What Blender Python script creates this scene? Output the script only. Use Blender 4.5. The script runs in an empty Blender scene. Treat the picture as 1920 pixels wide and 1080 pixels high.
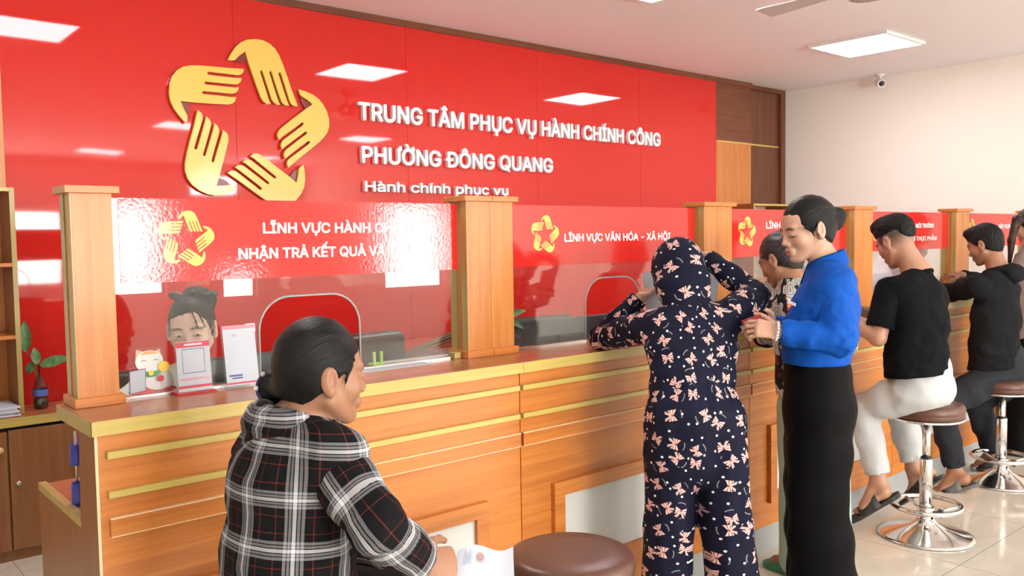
import bpy, bmesh, math, random
import numpy as np
from mathutils import Vector, Matrix
random.seed(7)
SC = bpy.context.scene
COL = SC.collection
PI = math.pi
V = lambda *a: np.array(a, float)

# ------------------------------------------------------------------ camera
FPX = 1618.0                      # focal length in pixels of the 1920 wide frame
CAM = V(0, 0, 1.5)
def _axes(yaw, pitch, roll):
    f = V(math.cos(yaw)*math.cos(pitch), math.sin(yaw)*math.cos(pitch), -math.sin(pitch))
    r = V(math.sin(yaw), -math.cos(yaw), 0)
    u = np.cross(r, f)
    return (r*math.cos(roll)+u*math.sin(roll), u*math.cos(roll)-r*math.sin(roll), f)
CR, CU, CF = _axes(math.radians(49.48), math.radians(3.24), math.radians(-0.9))
cam_data = bpy.data.cameras.new('camera')
cam_data.sensor_width = 36
cam_data.lens = FPX/1920*36
cam_data.clip_start = 0.05
cam = bpy.data.objects.new('camera', cam_data)
COL.objects.link(cam)
m = Matrix.Identity(4)
for i in range(3):
    m[i][0], m[i][1], m[i][2], m[i][3] = CR[i], CU[i], -CF[i], CAM[i]
cam.matrix_world = m
SC.camera = cam
def ray(px, py): return CF + CR*(px-960)/FPX - CU*(py-540)/FPX
def at(px, py, d): return CAM + ray(px, py)*d          # the point seen at a pixel, d metres along the view
def on_y(px, py, y): r = ray(px, py); return CAM + r*(y/r[1])
def on_z(px, py, z): r = ray(px, py); return CAM + r*((z-CAM[2])/r[2])

# ------------------------------------------------------------------ colour management, world
SC.view_settings.view_transform = 'Standard'
SC.view_settings.look = 'None'
SC.view_settings.gamma = 1
SC.view_settings.use_curve_mapping = False
SC.view_settings.exposure = 1.42
SC.cycles.use_denoising = True
SC.cycles.max_bounces = 10
SC.cycles.transparent_max_bounces = 16
SC.cycles.caustics_reflective = False
SC.cycles.caustics_refractive = False
SC.cycles.sample_clamp_indirect = 4.0
W = bpy.data.worlds.new('world'); SC.world = W; W.use_nodes = True
W.node_tree.nodes['Background'].inputs[0].default_value = (0.75, 0.85, 1, 1)
W.node_tree.nodes['Background'].inputs[1].default_value = 1.0

PANEL_POWER = 9.0      # ceiling panels, emission strength
WINDOW_POWER = 13.0    # daylight behind the window panes

# ------------------------------------------------------------------ material helpers
class NT:
    def __init__(s, name):
        s.m = bpy.data.materials.new(name); s.m.use_nodes = True
        s.t = s.m.node_tree; s.b = s.t.nodes['Principled BSDF']; s.out = s.t.nodes['Material Output']
    def n(s, typ, ins=None, **props):
        nd = s.t.nodes.new('ShaderNode'+typ)
        for k, v in props.items(): setattr(nd, k, v)
        for k, v in (ins or {}).items():
            s.put(nd.inputs[k], v)
        return nd
    def put(s, sock, v):
        if isinstance(v, bpy.types.NodeSocket): s.t.links.new(v, sock)
        elif isinstance(v, bpy.types.Node): s.t.links.new(v.outputs[0], sock)
        else:
            if hasattr(v, '__len__') and len(v) == 3 and sock.type == 'RGBA': v = (*v, 1)
            sock.default_value = v
    def math(s, op, a, b=0.0, c=0.0, clamp=False):
        nd = s.t.nodes.new('ShaderNodeMath'); nd.operation = op; nd.use_clamp = clamp
        s.put(nd.inputs[0], a); s.put(nd.inputs[1], b); s.put(nd.inputs[2], c)
        return nd.outputs[0]
    def mix(s, f, a, b, blend='MIX'):
        nd = s.t.nodes.new('ShaderNodeMix'); nd.data_type = 'RGBA'; nd.blend_type = blend
        s.put(nd.inputs[0], f); s.put(nd.inputs[6], a); s.put(nd.inputs[7], b)
        return nd.outputs[2]
    def ramp(s, f, stops, interp='LINEAR'):
        nd = s.t.nodes.new('ShaderNodeValToRGB'); cr = nd.color_ramp; cr.interpolation = interp
        while len(cr.elements) < len(stops): cr.elements.new(0.5)
        for e, (p, c) in zip(cr.elements, stops):
            e.position = p; e.color = (*c, 1) if len(c) == 3 else c
        s.put(nd.inputs[0], f); return nd.outputs[0]
    def sep(s, v):
        nd = s.n('SeparateXYZ', {0: v}); return nd.outputs
    def comb(s, x, y, z=0.0):
        return s.n('CombineXYZ', {0: x, 1: y, 2: z}).outputs[0]
    def obj(s, scale=(1, 1, 1)):
        tc = s.n('TexCoord')
        return s.n('Mapping', {0: tc.outputs['Object'], 3: scale}).outputs[0]
    def pat(s):
        return s.n('Attribute', attribute_name='pat').outputs['Vector']
    def bump(s, h, strength=0.3, dist=0.01):
        s.put(s.b.inputs['Normal'], s.n('Bump', {'Height': h, 'Strength': strength, 'Distance': dist}))
    def set(s, **k):
        for a, v in k.items():
            s.put(s.b.inputs[{'col': 'Base Color', 'rough': 'Roughness', 'metal': 'Metallic', 'spec': 'Specular IOR Level',
                              'emit': 'Emission Color', 'estr': 'Emission Strength', 'coat': 'Coat Weight', 'sheen': 'Sheen Weight',
                              'sss': 'Subsurface Weight', 'alpha': 'Alpha', 'ior': 'IOR', 'trans': 'Transmission Weight'}[a]], v)
        return s

def plain(name, col, rough=0.5, **k):
    return NT(name).set(col=col, rough=rough, **k).m

def wood(name, c1, c2, axis=0, rough=0.32, dens=1.0):
    t = NT(name)
    sc = [26*dens, 26*dens, 26*dens]; sc[axis] = 1.1*dens
    co = t.obj(sc)
    n1 = t.n('TexNoise', {'Vector': co, 'Scale': 1.0, 'Detail': 5.0, 'Roughness': 0.6, 'Distortion': 0.6})
    sc2 = [140, 140, 140]; sc2[axis] = 4
    n2 = t.n('TexNoise', {'Vector': t.obj(sc2), 'Scale': 1.0, 'Detail': 2.0})
    f = t.math('MULTIPLY_ADD', n2.outputs[0], 0.3, t.math('MULTIPLY', n1.outputs[0], 0.85))
    t.set(col=t.ramp(f, [(0.38, c2), (0.66, c1)]), rough=rough)
    return t.m

def emission(name, col, strength):
    t = NT(name); e = t.n('Emission', {'Color': col, 'Strength': strength})
    t.t.links.new(e.outputs[0], t.out.inputs[0]); return t.m

M = {}
M['wood_h'] = wood('orange_laminate_horizontal', (0.603, 0.215, 0.046), (0.430, 0.133, 0.025), 0)
M['wood_v'] = wood('orange_laminate_vertical', (0.582, 0.223, 0.058), (0.432, 0.144, 0.030), 2)
M['wood_shaded'] = wood('orange_laminate_shaded', (0.272, 0.109, 0.036), (0.213, 0.078, 0.024), 2)  # weaker light on the end panel put into a darker laminate colour
M['wood_top'] = wood('brown_countertop_laminate', (0.416, 0.175, 0.075), (0.328, 0.124, 0.050), 0, 0.22)
M['wood_dark'] = wood('dark_brown_laminate', (0.168, 0.054, 0.024), (0.092, 0.029, 0.013), 2)
M['wood_dark_h'] = wood('dark_brown_laminate_horizontal', (0.192, 0.062, 0.027), (0.100, 0.032, 0.014), 0)
M['wood_cab'] = wood('brown_cabinet_laminate', (0.296, 0.130, 0.050), (0.225, 0.089, 0.033), 2)
M['gold'] = wood('golden_edge_band', (0.581, 0.440, 0.122), (0.475, 0.352, 0.091), 0, 0.3)
M['gold_v'] = wood('golden_edge_band_vertical', (0.464, 0.360, 0.128), (0.384, 0.288, 0.096), 2, 0.3)
M['edge_light'] = plain('pale_edge_line', (0.85, 0.62, 0.36), 0.4)
t = NT('red_acrylic')
n = t.n('TexNoise', {'Vector': t.obj((1, 1, 1)), 'Scale': 1.3, 'Detail': 1.0})
t.set(col=(0.60, 0.024, 0.018), rough=0.035, ior=1.5); t.bump(n.outputs[0], 0.04, 0.05)
M['red'] = t.m
t = NT('red_sign_film')
n = t.n('TexNoise', {'Vector': t.obj((90, 90, 90)), 'Scale': 1.0, 'Detail': 2.0})
t.set(col=(0.60, 0.025, 0.020), rough=0.09); t.bump(n.outputs[0], 0.06, 0.004)
M['red_film'] = t.m
M['yellow'] = plain('yellow_acrylic', (0.78, 0.54, 0.12), 0.12)
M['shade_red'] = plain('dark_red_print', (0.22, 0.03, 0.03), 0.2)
M['white_letter'] = plain('white_acrylic_letter', (0.86, 0.86, 0.88), 0.25)
M['white_plastic'] = plain('white_plastic', (0.8, 0.8, 0.8), 0.35)
M['ceiling'] = NT('white_ceiling_paint').set(col=(0.92, 0.915, 0.94), rough=0.85).m
t = NT('cream_wall_paint')
n = t.n('TexNoise', {'Vector': t.obj(), 'Scale': 3.0, 'Detail': 3.0})
t.set(col=t.mix(t.math('MULTIPLY', n.outputs[0], 0.25), (0.93, 0.905, 0.84), (0.90, 0.865, 0.78)), rough=0.8); M['cream'] = t.m
M['white_wall'] = plain('white_wall_paint', (0.78, 0.76, 0.72), 0.8)
# polished beige floor tiles
t = NT('polished_beige_tiles')
co = t.obj()
n = t.n('TexNoise', {'Vector': t.obj((2.2, 5, 2)), 'Scale': 1.0, 'Detail': 6.0, 'Roughness': 0.6, 'Distortion': 1.0})
base = t.ramp(n.outputs[0], [(0.3, (0.62, 0.56, 0.46)), (0.7, (0.76, 0.71, 0.61))])
br = t.n('TexBrick', {'Vector': co, 'Scale': 1.0, 'Color1': (0, 0, 0, 1), 'Color2': (0, 0, 0, 1), 'Mortar': (1, 1, 1, 1),
                      'Mortar Size': 0.0018, 'Brick Width': 0.8, 'Row Height': 0.8}, offset=0.0)
t.set(col=t.mix(br.outputs[0], base, (0.30, 0.25, 0.19)), rough=0.09)
M['floor'] = t.m
# thin clear glass: light passes straight through, the faces mirror by angle
def glassmat(name, tint, refl=1.0):
    t = NT(name)
    tr = t.n('BsdfTransparent', {'Color': tint})
    gl = t.n('BsdfGlossy', {'Color': (1, 1, 1), 'Roughness': 0.0})
    lw = t.n('LayerWeight', {'Blend': 0.5})
    fr = t.math('MULTIPLY_ADD', t.math('POWER', lw.outputs['Facing'], 5.0), 0.96, 0.04)
    mx = t.n('MixShader', {0: t.math('MULTIPLY', fr, refl), 1: tr.outputs[0], 2: gl.outputs[0]})
    t.t.links.new(mx.outputs[0], t.out.inputs[0]); return t.m
M['glass'] = glassmat('clear_glass', (0.95, 0.965, 0.955), 1.0)
M['acrylic'] = glassmat('clear_acrylic', (0.95, 0.96, 0.97), 0.8)
M['glass_edge'] = plain('polished_glass_edge', (0.33, 0.36, 0.36), 0.15)
M['chrome'] = plain('chrome', (0.80, 0.79, 0.78), 0.13, metal=1.0)
M['steel'] = plain('brushed_steel', (0.60, 0.59, 0.57), 0.3, metal=1.0)
t = NT('brown_leatherette')
n = t.n('TexNoise', {'Vector': t.obj((260, 260, 260)), 'Scale': 1.0, 'Detail': 2.0})
n2 = t.n('TexNoise', {'Vector': t.obj((6, 6, 6)), 'Scale': 1.0, 'Detail': 3.0})
t.set(col=t.ramp(n2.outputs[0], [(0.3, (0.090, 0.034, 0.023)), (0.75, (0.130, 0.052, 0.035))]), rough=0.36); t.bump(n.outputs[0], 0.12, 0.002)
M['leather'] = t.m
M['leather_dark'] = plain('dark_brown_leather', (0.05, 0.026, 0.02), 0.35)
M['black'] = plain('black_plastic', (0.012, 0.012, 0.013), 0.4)
M['charcoal'] = plain('charcoal_plastic', (0.035, 0.037, 0.04), 0.35)
M['rubber'] = plain('black_rubber', (0.02, 0.019, 0.018), 0.6)
M['panel_white'] = plain('white_panel_board', (0.66, 0.66, 0.62), 0.45)
M['kick'] = plain('grey_kickboard', (0.36, 0.37, 0.37), 0.35)
M['paper'] = plain('white_paper', (0.47, 0.50, 0.56), 0.6)
M['lamp'] = emission('lit_ceiling_panel', (1.0, 0.96, 0.97), PANEL_POWER)
M['daylight'] = emission('bright_daylight_pane', (1.0, 0.985, 0.95), WINDOW_POWER)

# ------------------------------------------------------------------ object helpers
def tag(o, label=None, cat=None, group=None, kind=None):
    if label: o['label'] = label
    if cat: o['category'] = cat
    if group: o['group'] = group
    if kind: o['kind'] = kind
    return o
def empty(name, loc, label=None, cat=None, group=None, rz=0.0):
    o = bpy.data.objects.new(name, None); COL.objects.link(o)
    o.location = tuple(loc); o.rotation_euler.z = rz; o.empty_display_size = 0.1
    return tag(o, label, cat, group)
def base_of(o):
    p = V(0, 0, 0)
    while o is not None:
        p = p + V(*o.location); o = o.parent
    return p
def link(name, me, mat, parent=None, smooth=False, loc=None):
    """link a mesh whose vertices are in world coordinates under parent (or with its origin at loc)"""
    off = base_of(parent) if parent is not None else (V(*loc) if loc is not None else V(0, 0, 0))
    if np.abs(off).max() > 0: me.transform(Matrix.Translation(-Vector(off)))
    for mm in (mat if isinstance(mat, (list, tuple)) else [mat]): me.materials.append(mm)
    if smooth: me.shade_smooth()
    o = bpy.data.objects.new(name, me); COL.objects.link(o)
    if parent is not None: o.parent = parent
    elif loc is not None: o.location = tuple(loc)
    return o
def copy_tree(o, parent=None):
    c = o.copy(); COL.objects.link(c)
    if parent is not None: c.parent = parent
    for ch in list(o.children): copy_tree(ch, c)
    return c

class MB:
    """collects shapes (world coordinates) into one mesh"""
    def __init__(s): s.bm = bmesh.new(); s.sm = False
    def quad(s, pts, mi=0):
        f = s.bm.faces.new([s.bm.verts.new(tuple(p)) for p in pts]); f.material_index = mi; return s
    def box(s, lo, hi, bev=0.0, rot=None, mi=0, seg=1):
        b = bmesh.new(); bmesh.ops.create_cube(b, size=1)
        lo = V(*lo); hi = V(*hi); c = (lo+hi)/2; d = hi-lo
        for v in b.verts: v.co = Vector((v.co.x*d[0], v.co.y*d[1], v.co.z*d[2]))
        if bev > 0: bmesh.ops.bevel(b, geom=list(b.edges), offset=min(bev, d.min()*0.45), segments=seg, affect='EDGES', profile=0.5)
        R = rot if rot is not None else Matrix.Identity(3)
        for v in b.verts: v.co = R @ v.co + Vector(c)
        s.join(b, mi); return s
    def join(s, b, mi=0):
        mp = {}
        for v in b.verts: mp[v] = s.bm.verts.new(v.co)
        for f in b.faces:
            try: nf = s.bm.faces.new([mp[v] for v in f.verts]); nf.material_index = mi; nf.smooth = f.smooth
            except ValueError: pass
        b.free()
    def lathe(s, c, prof, n=48, axis=None, mi=0, ell=(1, 1)):
        """profile [(r, h)] turned about an axis through c"""
        ax = V(0, 0, 1) if axis is None else V(*axis)/np.linalg.norm(axis)
        a = np.cross(ax, V(0, 0, 1)); a = V(1, 0, 0) if np.linalg.norm(a) < 1e-6 else a/np.linalg.norm(a)
        b = np.cross(ax, a); c = V(*c); rings = []
        for r, h in prof:
            if r < 1e-6: rings.append([s.bm.verts.new(tuple(c+ax*h))]); continue
            rings.append([s.bm.verts.new(tuple(c+ax*h+a*r*ell[0]*math.cos(2*PI*i/n)+b*r*ell[1]*math.sin(2*PI*i/n))) for i in range(n)])
        for p, q in zip(rings, rings[1:]):
            for i in range(n):
                j = (i+1) % n
                vs = [p[i % len(p)], p[j % len(p)], q[j % len(q)], q[i % len(q)]]
                u = []
                for v in vs:
                    if v not in u: u.append(v)
                if len(u) > 2:
                    f = s.bm.faces.new(u); f.material_index = mi; f.smooth = True
        return s
    def tube(s, pts, r, n=12, mi=0, closed=False):
        pts = [V(*p) for p in pts]; rs = r if hasattr(r, '__len__') else [r]*len(pts)
        rings = []; up = None; N = len(pts)
        for i, p in enumerate(pts):
            if closed: d = pts[(i+1) % N]-pts[i-1]
            else: d = pts[min(i+1, N-1)]-pts[max(i-1, 0)]
            d = d/(np.linalg.norm(d)+1e-9)
            if up is None:
                up = np.cross(d, V(0, 0, 1))
                if np.linalg.norm(up) < 1e-3: up = np.cross(d, V(1, 0, 0))
            up = up-d*up.dot(d); up /= np.linalg.norm(up); w = np.cross(d, up)
            rings.append([s.bm.verts.new(tuple(p+(up*math.cos(2*PI*k/n)+w*math.sin(2*PI*k/n))*rs[i])) for k in range(n)])
        pr = list(zip(rings, rings[1:]))
        if closed: pr.append((rings[-1], rings[0]))
        for a, b in pr:
            for k in range(n):
                f = s.bm.faces.new([a[k], a[(k+1) % n], b[(k+1) % n], b[k]]); f.smooth = True; f.material_index = mi
        if not closed:
            for e in (rings[0], rings[-1]):
                f = s.bm.faces.new(e); f.material_index = mi
        return s
    def prism(s, poly, o, ux, uy, thick, mi=0):
        """polygon [(x, y)] in the plane o + ux x + uy y, extruded by the vector thick"""
        o, ux, uy, thick = V(*o), V(*ux), V(*uy), V(*thick)
        b = bmesh.new()
        vs = [b.verts.new(tuple(o+ux*x+uy*y)) for x, y in poly]
        f = b.faces.new(vs)
        r = bmesh.ops.extrude_face_region(b, geom=[f])
        bmesh.ops.translate(b, verts=[v for v in r['geom'] if isinstance(v, bmesh.types.BMVert)], vec=Vector(thick))
        bmesh.ops.triangulate(b, faces=[x for x in b.faces if len(x.verts) > 4])
        s.join(b, mi); return s
    def build(s, name, mat, parent=None, loc=None, smooth=False):
        bmesh.ops.recalc_face_normals(s.bm, faces=list(s.bm.faces))
        me = bpy.data.meshes.new(name); s.bm.to_mesh(me); s.bm.free()
        return link(name, me, mat, parent, smooth, loc)
def box(name, lo, hi, mat, parent=None, bev=0.0, loc=None, seg=1):
    return MB().box(lo, hi, bev, seg=seg).build(name, mat, parent, loc)
def struct(o): o['kind'] = 'structure'; return o

FONT = None
try:
    import os
    FONT = bpy.data.fonts.load(os.path.join(bpy.utils.resource_path('LOCAL'), 'datafiles', 'fonts', 'Inter.woff2'))
except Exception: FONT = None
def text_loops(txt, spacing=1.0):
    """the outlines of a line of text, as closed loops of points in em units"""
    cu = bpy.data.curves.new('lettering', 'FONT'); cu.body = txt; cu.size = 1; cu.space_character = spacing
    if FONT: cu.font = FONT
    cu.resolution_u = 4; cu.fill_mode = 'NONE'
    ob = bpy.data.objects.new('lettering', cu); COL.objects.link(ob)
    dg = bpy.context.evaluated_depsgraph_get()
    me = bpy.data.meshes.new_from_object(ob.evaluated_get(dg))
    bpy.data.objects.remove(ob); bpy.data.curves.remove(cu)
    co = [v.co[:2] for v in me.vertices]; nx = {e.vertices[0]: e.vertices[1] for e in me.edges}
    bpy.data.meshes.remove(me)
    # an edge list may close a loop backwards: walk it undirected, in the order of the points
    adj = {}
    for a, b in nx.items(): adj.setdefault(a, []).append(b); adj.setdefault(b, []).append(a)
    seen = set(); loops = []
    for v0 in range(len(co)):
        if v0 in seen or v0 not in adj: continue
        lp = [v0]; seen.add(v0); cur = v0+1 if v0+1 in adj[v0] else adj[v0][0]
        while cur not in seen:
            lp.append(cur); seen.add(cur)
            nn = [x for x in adj[cur] if x not in seen]
            if not nn: break
            cur = nn[0]
        if len(lp) > 2: loops.append(np.array([co[i] for i in lp], float))
    return loops
def bold_outlines(loops, grow, cell):
    """union of overlapping outlines, grown by a distance: clean closed loops"""
    grp = []
    for lp in sorted(loops, key=lambda q: q[:, 0].min()):
        lo, hi = lp[:, 0].min()-grow, lp[:, 0].max()+grow
        hit = [g for g in grp if g[0] <= hi and g[1] >= lo]
        n_ = [lo, hi, [lp]]
        for g in hit: n_[0] = min(n_[0], g[0]); n_[1] = max(n_[1], g[1]); n_[2] += g[2]; grp.remove(g)
        grp.append(n_)
    out = []
    for _, _, ls in grp:
        P = np.concatenate(ls); lo = P.min(0)-grow-3*cell; hi = P.max(0)+grow+3*cell
        gx = np.arange(lo[0], hi[0], cell); gy = np.arange(lo[1], hi[1], cell)
        A = np.concatenate(ls); B = np.concatenate([np.roll(l, -1, 0) for l in ls])
        wn = np.zeros((len(gx), len(gy)), int)
        for j, y in enumerate(gy):
            up = (A[:, 1] <= y) & (B[:, 1] > y); dn = (A[:, 1] > y) & (B[:, 1] <= y)
            for m_, sg in ((up, 1), (dn, -1)):
                if m_.any():
                    xc = A[m_, 0]+(y-A[m_, 1])/(B[m_, 1]-A[m_, 1])*(B[m_, 0]-A[m_, 0])
                    wn[:, j] += sg*(gx[:, None] > xc[None, :]).sum(1)
        G = np.stack(np.meshgrid(gx, gy, indexing='ij'), -1).reshape(-1, 2); D = np.full(len(G), 9e9)
        for a, b in zip(A, B):
            d = b-a; L2 = d @ d
            if L2 < 1e-18: continue
            t_ = np.clip(((G-a) @ d)/L2, 0, 1); D = np.minimum(D, np.linalg.norm(G-a-t_[:, None]*d, axis=1))
        F = np.where(wn != 0, -1.0, 1.0)*D.reshape(wn.shape)-grow
        F = np.where(F == 0, 1e-9, F); S = F < 0
        pt = {}; link_ = {}
        def ep(i, j, k):                                  # crossing on the edge from (i, j) along axis k
            key = (i, j, k)
            if key not in pt:
                f0 = F[i, j]; f1 = F[i+1, j] if k == 0 else F[i, j+1]; t_ = f0/(f0-f1)
                pt[key] = (gx[i]+(t_*cell if k == 0 else 0), gy[j]+(t_*cell if k == 1 else 0))
            return key
        c4 = S[:-1, :-1].astype(int)+S[1:, :-1]*2+S[1:, 1:]*4+S[:-1, 1:]*8
        for i, j in np.argwhere((c4 > 0) & (c4 < 15)):
            c = c4[i, j]; e = [None]*4
            s0, s1, s2, s3 = S[i, j], S[i+1, j], S[i+1, j+1], S[i, j+1]
            if s0 != s1: e[0] = ep(i, j, 0)
            if s1 != s2: e[1] = ep(i+1, j, 1)
            if s2 != s3: e[2] = ep(i, j+1, 0)
            if s3 != s0: e[3] = ep(i, j, 1)
            ks = [k for k in e if k is not None]
            prs = [(ks[0], ks[1])] if len(ks) == 2 else ([(e[0], e[3]), (e[1], e[2])] if s0 else [(e[0], e[1]), (e[2], e[3])])
            for a, b in prs: link_.setdefault(a, []).append(b); link_.setdefault(b, []).append(a)
        seen = set()
        for k0 in link_:
            if k0 in seen: continue
            lp = [k0]; seen.add(k0); cur = link_[k0][0]
            while cur not in seen:
                lp.append(cur); seen.add(cur); nn = [q for q in link_[cur] if q not in seen]
                if not nn: break
                cur = nn[0]
            if len(lp) > 4: out.append([pt[k] for k in lp])
    return out
CAP = 0.727
def lettering(name, txt, mat, x0, x1, zbase, cap, yface, depth, parent=None, bold=0.03, spacing=1.0, plane=None):
    """letters in a vertical plane facing -Y, from x0 to x1, their backs at y = yface, standing depth proud;
    strokes are thickened by bold (in units of the cap height)"""
    loops = text_loops(txt, spacing)
    mn = min(l[:, 0].min() for l in loops); mx = max(l[:, 0].max() for l in loops)
    k = V((x1-x0)/(mx-mn), cap/CAP)
    loops = bold_outlines([(l-V(mn, 0))*k for l in loops], bold*cap, cap/24.0)
    cu = bpy.data.curves.new(name, 'CURVE'); cu.dimensions = '2D'; cu.fill_mode = 'BOTH'; cu.extrude = 0.5
    for lp in loops:
        sp = cu.splines.new('POLY'); sp.points.add(len(lp)-1); sp.use_cyclic_u = True
        sp.points.foreach_set('co', np.array([(x*100, y*100, 0, 1) for x, y in lp]).ravel())
    ob = bpy.data.objects.new(name, cu); COL.objects.link(ob)
    me = bpy.data.meshes.new_from_object(ob.evaluated_get(bpy.context.evaluated_depsgraph_get()))
    bpy.data.objects.remove(ob); bpy.data.curves.remove(cu); me.materials.clear()
    co = np.empty(len(me.vertices)*3); me.vertices.foreach_get('co', co); co = co.reshape(-1, 3)
    x, z, dd = x0+co[:, 0]/100, zbase+co[:, 1]/100, depth*(co[:, 2]+0.5)
    if plane is None: q = np.stack([x, yface-dd, z], 1)
    else: q = plane[0]+np.outer(x, plane[1])+np.outer(z, plane[2])+np.outer(dd, plane[3])
    me.vertices.foreach_set('co', q.ravel()); me.update()
    bm = bmesh.new(); bm.from_mesh(me); bmesh.ops.recalc_face_normals(bm, faces=list(bm.faces))
    for f in bm.faces: f.smooth = False
    bm.to_mesh(me); bm.free()
    return link(name, me, mat, parent)

# the emblem: five hands round a star, outline of one hand in units of the emblem's radius
HAND = [(-0.352,0.952),(-0.299,1.052),(-0.222,1.164),(-0.132,1.246),(-0.03,1.296),(0.098,1.323),(0.226,1.319),(0.328,1.284),(0.418,1.216),(0.481,1.121),(0.543,0.982),(0.604,0.816),(0.678,0.602),(0.773,0.357),(0.711,0.356),(0.665,0.382),(0.64,0.425),(0.571,0.64),(0.504,0.85),(0.478,0.866),(0.458,0.84),(0.523,0.636),(0.596,0.421),(0.624,0.354),(0.562,0.353),(0.515,0.384),(0.49,0.423),(0.412,0.649),(0.348,0.849),(0.322,0.866),(0.306,0.84),(0.372,0.633),(0.446,0.407),(0.474,0.356),(0.416,0.355),(0.367,0.385),(0.336,0.426),(0.268,0.634),(0.197,0.844),(0.172,0.861),(0.155,0.835),(0.221,0.629),(0.286,0.417),(0.318,0.356),(0.245,0.352),(0.194,0.384),(0.157,0.441),(0.075,0.662),(-0.033,0.974),(-0.074,1.112),(-0.164,1.041),(-0.241,0.961),(-0.303,0.948)]
def emblem(cx, cz, r, yface, depth, parent, sub=True):
    """each hand a part of its own on the large emblem; printed as one on the small signs"""
    mb = MB()
    for k in range(5):
        a = -2*PI*k/5; c, s_ = math.cos(a), math.sin(a)
        rot = lambda p: (p[0]*c-p[1]*s_, p[0]*s_+p[1]*c)
        if sub: mb = MB()
        mb.prism([rot(p) for p in HAND], (cx, yface, cz), (r, 0, 0), (0, 0, r), (0, -depth, 0))
        if sub:
            e = mb.build('hand', M['yellow'], parent)
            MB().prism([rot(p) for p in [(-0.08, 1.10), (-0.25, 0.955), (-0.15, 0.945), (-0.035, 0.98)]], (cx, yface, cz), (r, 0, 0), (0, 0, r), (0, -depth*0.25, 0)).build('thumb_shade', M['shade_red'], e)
    if not sub: return mb.build('emblem', M['yellow'], parent)
# ================================================================== the room
YW, ZC, XR, XL, YF = 5.0, 3.0, 8.15, -2.6, -6.0
struct(box('floor', (XL, YF, -0.1), (XR, YW+0.15, 0), M['floor']))
struct(box('ceiling', (XL, YF, ZC), (XR, YW+0.15, ZC+0.1), M['ceiling']))
# red acrylic sheets on the back wall, fine seams every 1.22 m
mb = MB()
xs = [0.91, 2.133, 3.352, 4.556, 5.76, 6.85]
for a, b in zip(xs, xs[1:]): mb.box((a+0.001, YW, 0), (b-0.001, YW+0.03, ZC-0.045))
struct(mb.build('wall_back', M['red']))
struct(box('wall_behind', (XL, YW+0.105, 0), (XR+0.1, YW+0.2, ZC), M['white_wall']))
struct(box('trim_1', (0.0, YW-0.012, ZC-0.045), (7.43, YW+0.10, ZC-0.001), M['wood_dark_h'], bev=0.003))
mb = MB().box((6.853, YW+0.002, 2.41), (7.42, YW+0.10, ZC-0.045))
struct(mb.build('trim_2', M['wood_dark_h']))
struct(box('trim_3', (6.853, YW+0.002, 0), (7.42, YW+0.10, 2.395), M['wood_v']))
struct(box('trim_4', (6.853, YW-0.003, 2.395), (7.42, YW+0.09, 2.41), M['gold']))
struct(MB().box((7.422, YW+0.075, 2.42), (8.02, YW+0.104, ZC-0.04)).box((7.422, YW+0.075, 0), (8.02, YW+0.104, 2.405))
       .build('trim_5', M['wood_dark']))
struct(box('trim_6', (7.422, YW+0.07, 2.405), (8.02, YW+0.104, 2.42), M['gold']))
struct(MB().box((8.02, YW+0.04, 0), (8.10, YW+0.104, ZC-0.001)).box((7.422, YW+0.04, ZC-0.045), (8.02, YW+0.104, ZC-0.001)).build('trim_7', M['wood_dark']))
struct(box('trim_8', (0.6, YW-0.03, 0), (0.908, YW+0.1, ZC), M['wood_v']))
struct(box('wall_right', (XR, YF, 0), (XR+0.1, YW+0.2, ZC), M['cream']))
struct(box('wall_left', (XL-0.1, YF, 0), (XL, YW+0.2, ZC), M['white_wall']))
struct(box('wall_back_left', (XL, YW-0.01, 0), (0.6, YW+0.1, ZC), M['white_wall']))
# the wall behind the camera with its windows: (x0, x1, z0, z1)
WINS = [(0.2, 2.2, 0.6, 2.3), (2.95, 3.75, 0.85, 2.12), (4.45, 4.95, 0.75, 1.15), (5.9, 6.85, 2.38, 2.80), (6.95, 8.05, 0.75, 2.12)]  # the first is an unseen window, added for its light
mb = MB()
cuts_x = sorted({XL, XR} | {w[0] for w in WINS} | {w[1] for w in WINS}); cuts_z = sorted({0, ZC} | {w[2] for w in WINS} | {w[3] for w in WINS})
for a, b in zip(cuts_x, cuts_x[1:]):
    for c, d in zip(cuts_z, cuts_z[1:]):
        mx_, mz = (a+b)/2, (c+d)/2
        if not any(w[0] < mx_ < w[1] and w[2] < mz < w[3] for w in WINS): mb.box((a, YF-0.15, c), (b, YF, d))
struct(mb.build('wall_front', M['white_wall']))
for i, (a, b, c, d) in enumerate(WINS):
    fr = MB(); w = 0.05
    fr.box((a, YF-0.10, c), (a+w, YF-0.04, d)).box((b-w, YF-0.10, c), (b, YF-0.04, d)).box((a+w, YF-0.10, c), (b-w, YF-0.04, c+w)).box((a+w, YF-0.10, d-w), (b-w, YF-0.04, d))
    if b-a > 1.2: fr.box(((a+b)/2-w/2, YF-0.10, c+w), ((a+b)/2+w/2, YF-0.04, d-w))
    f = struct(fr.build('window_%d' % (i+1), M['white_plastic']))
    p = box('window_pane', (a+w, YF-0.08, c+w), (b-w, YF-0.07, d-w), M['daylight'], f)
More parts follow.
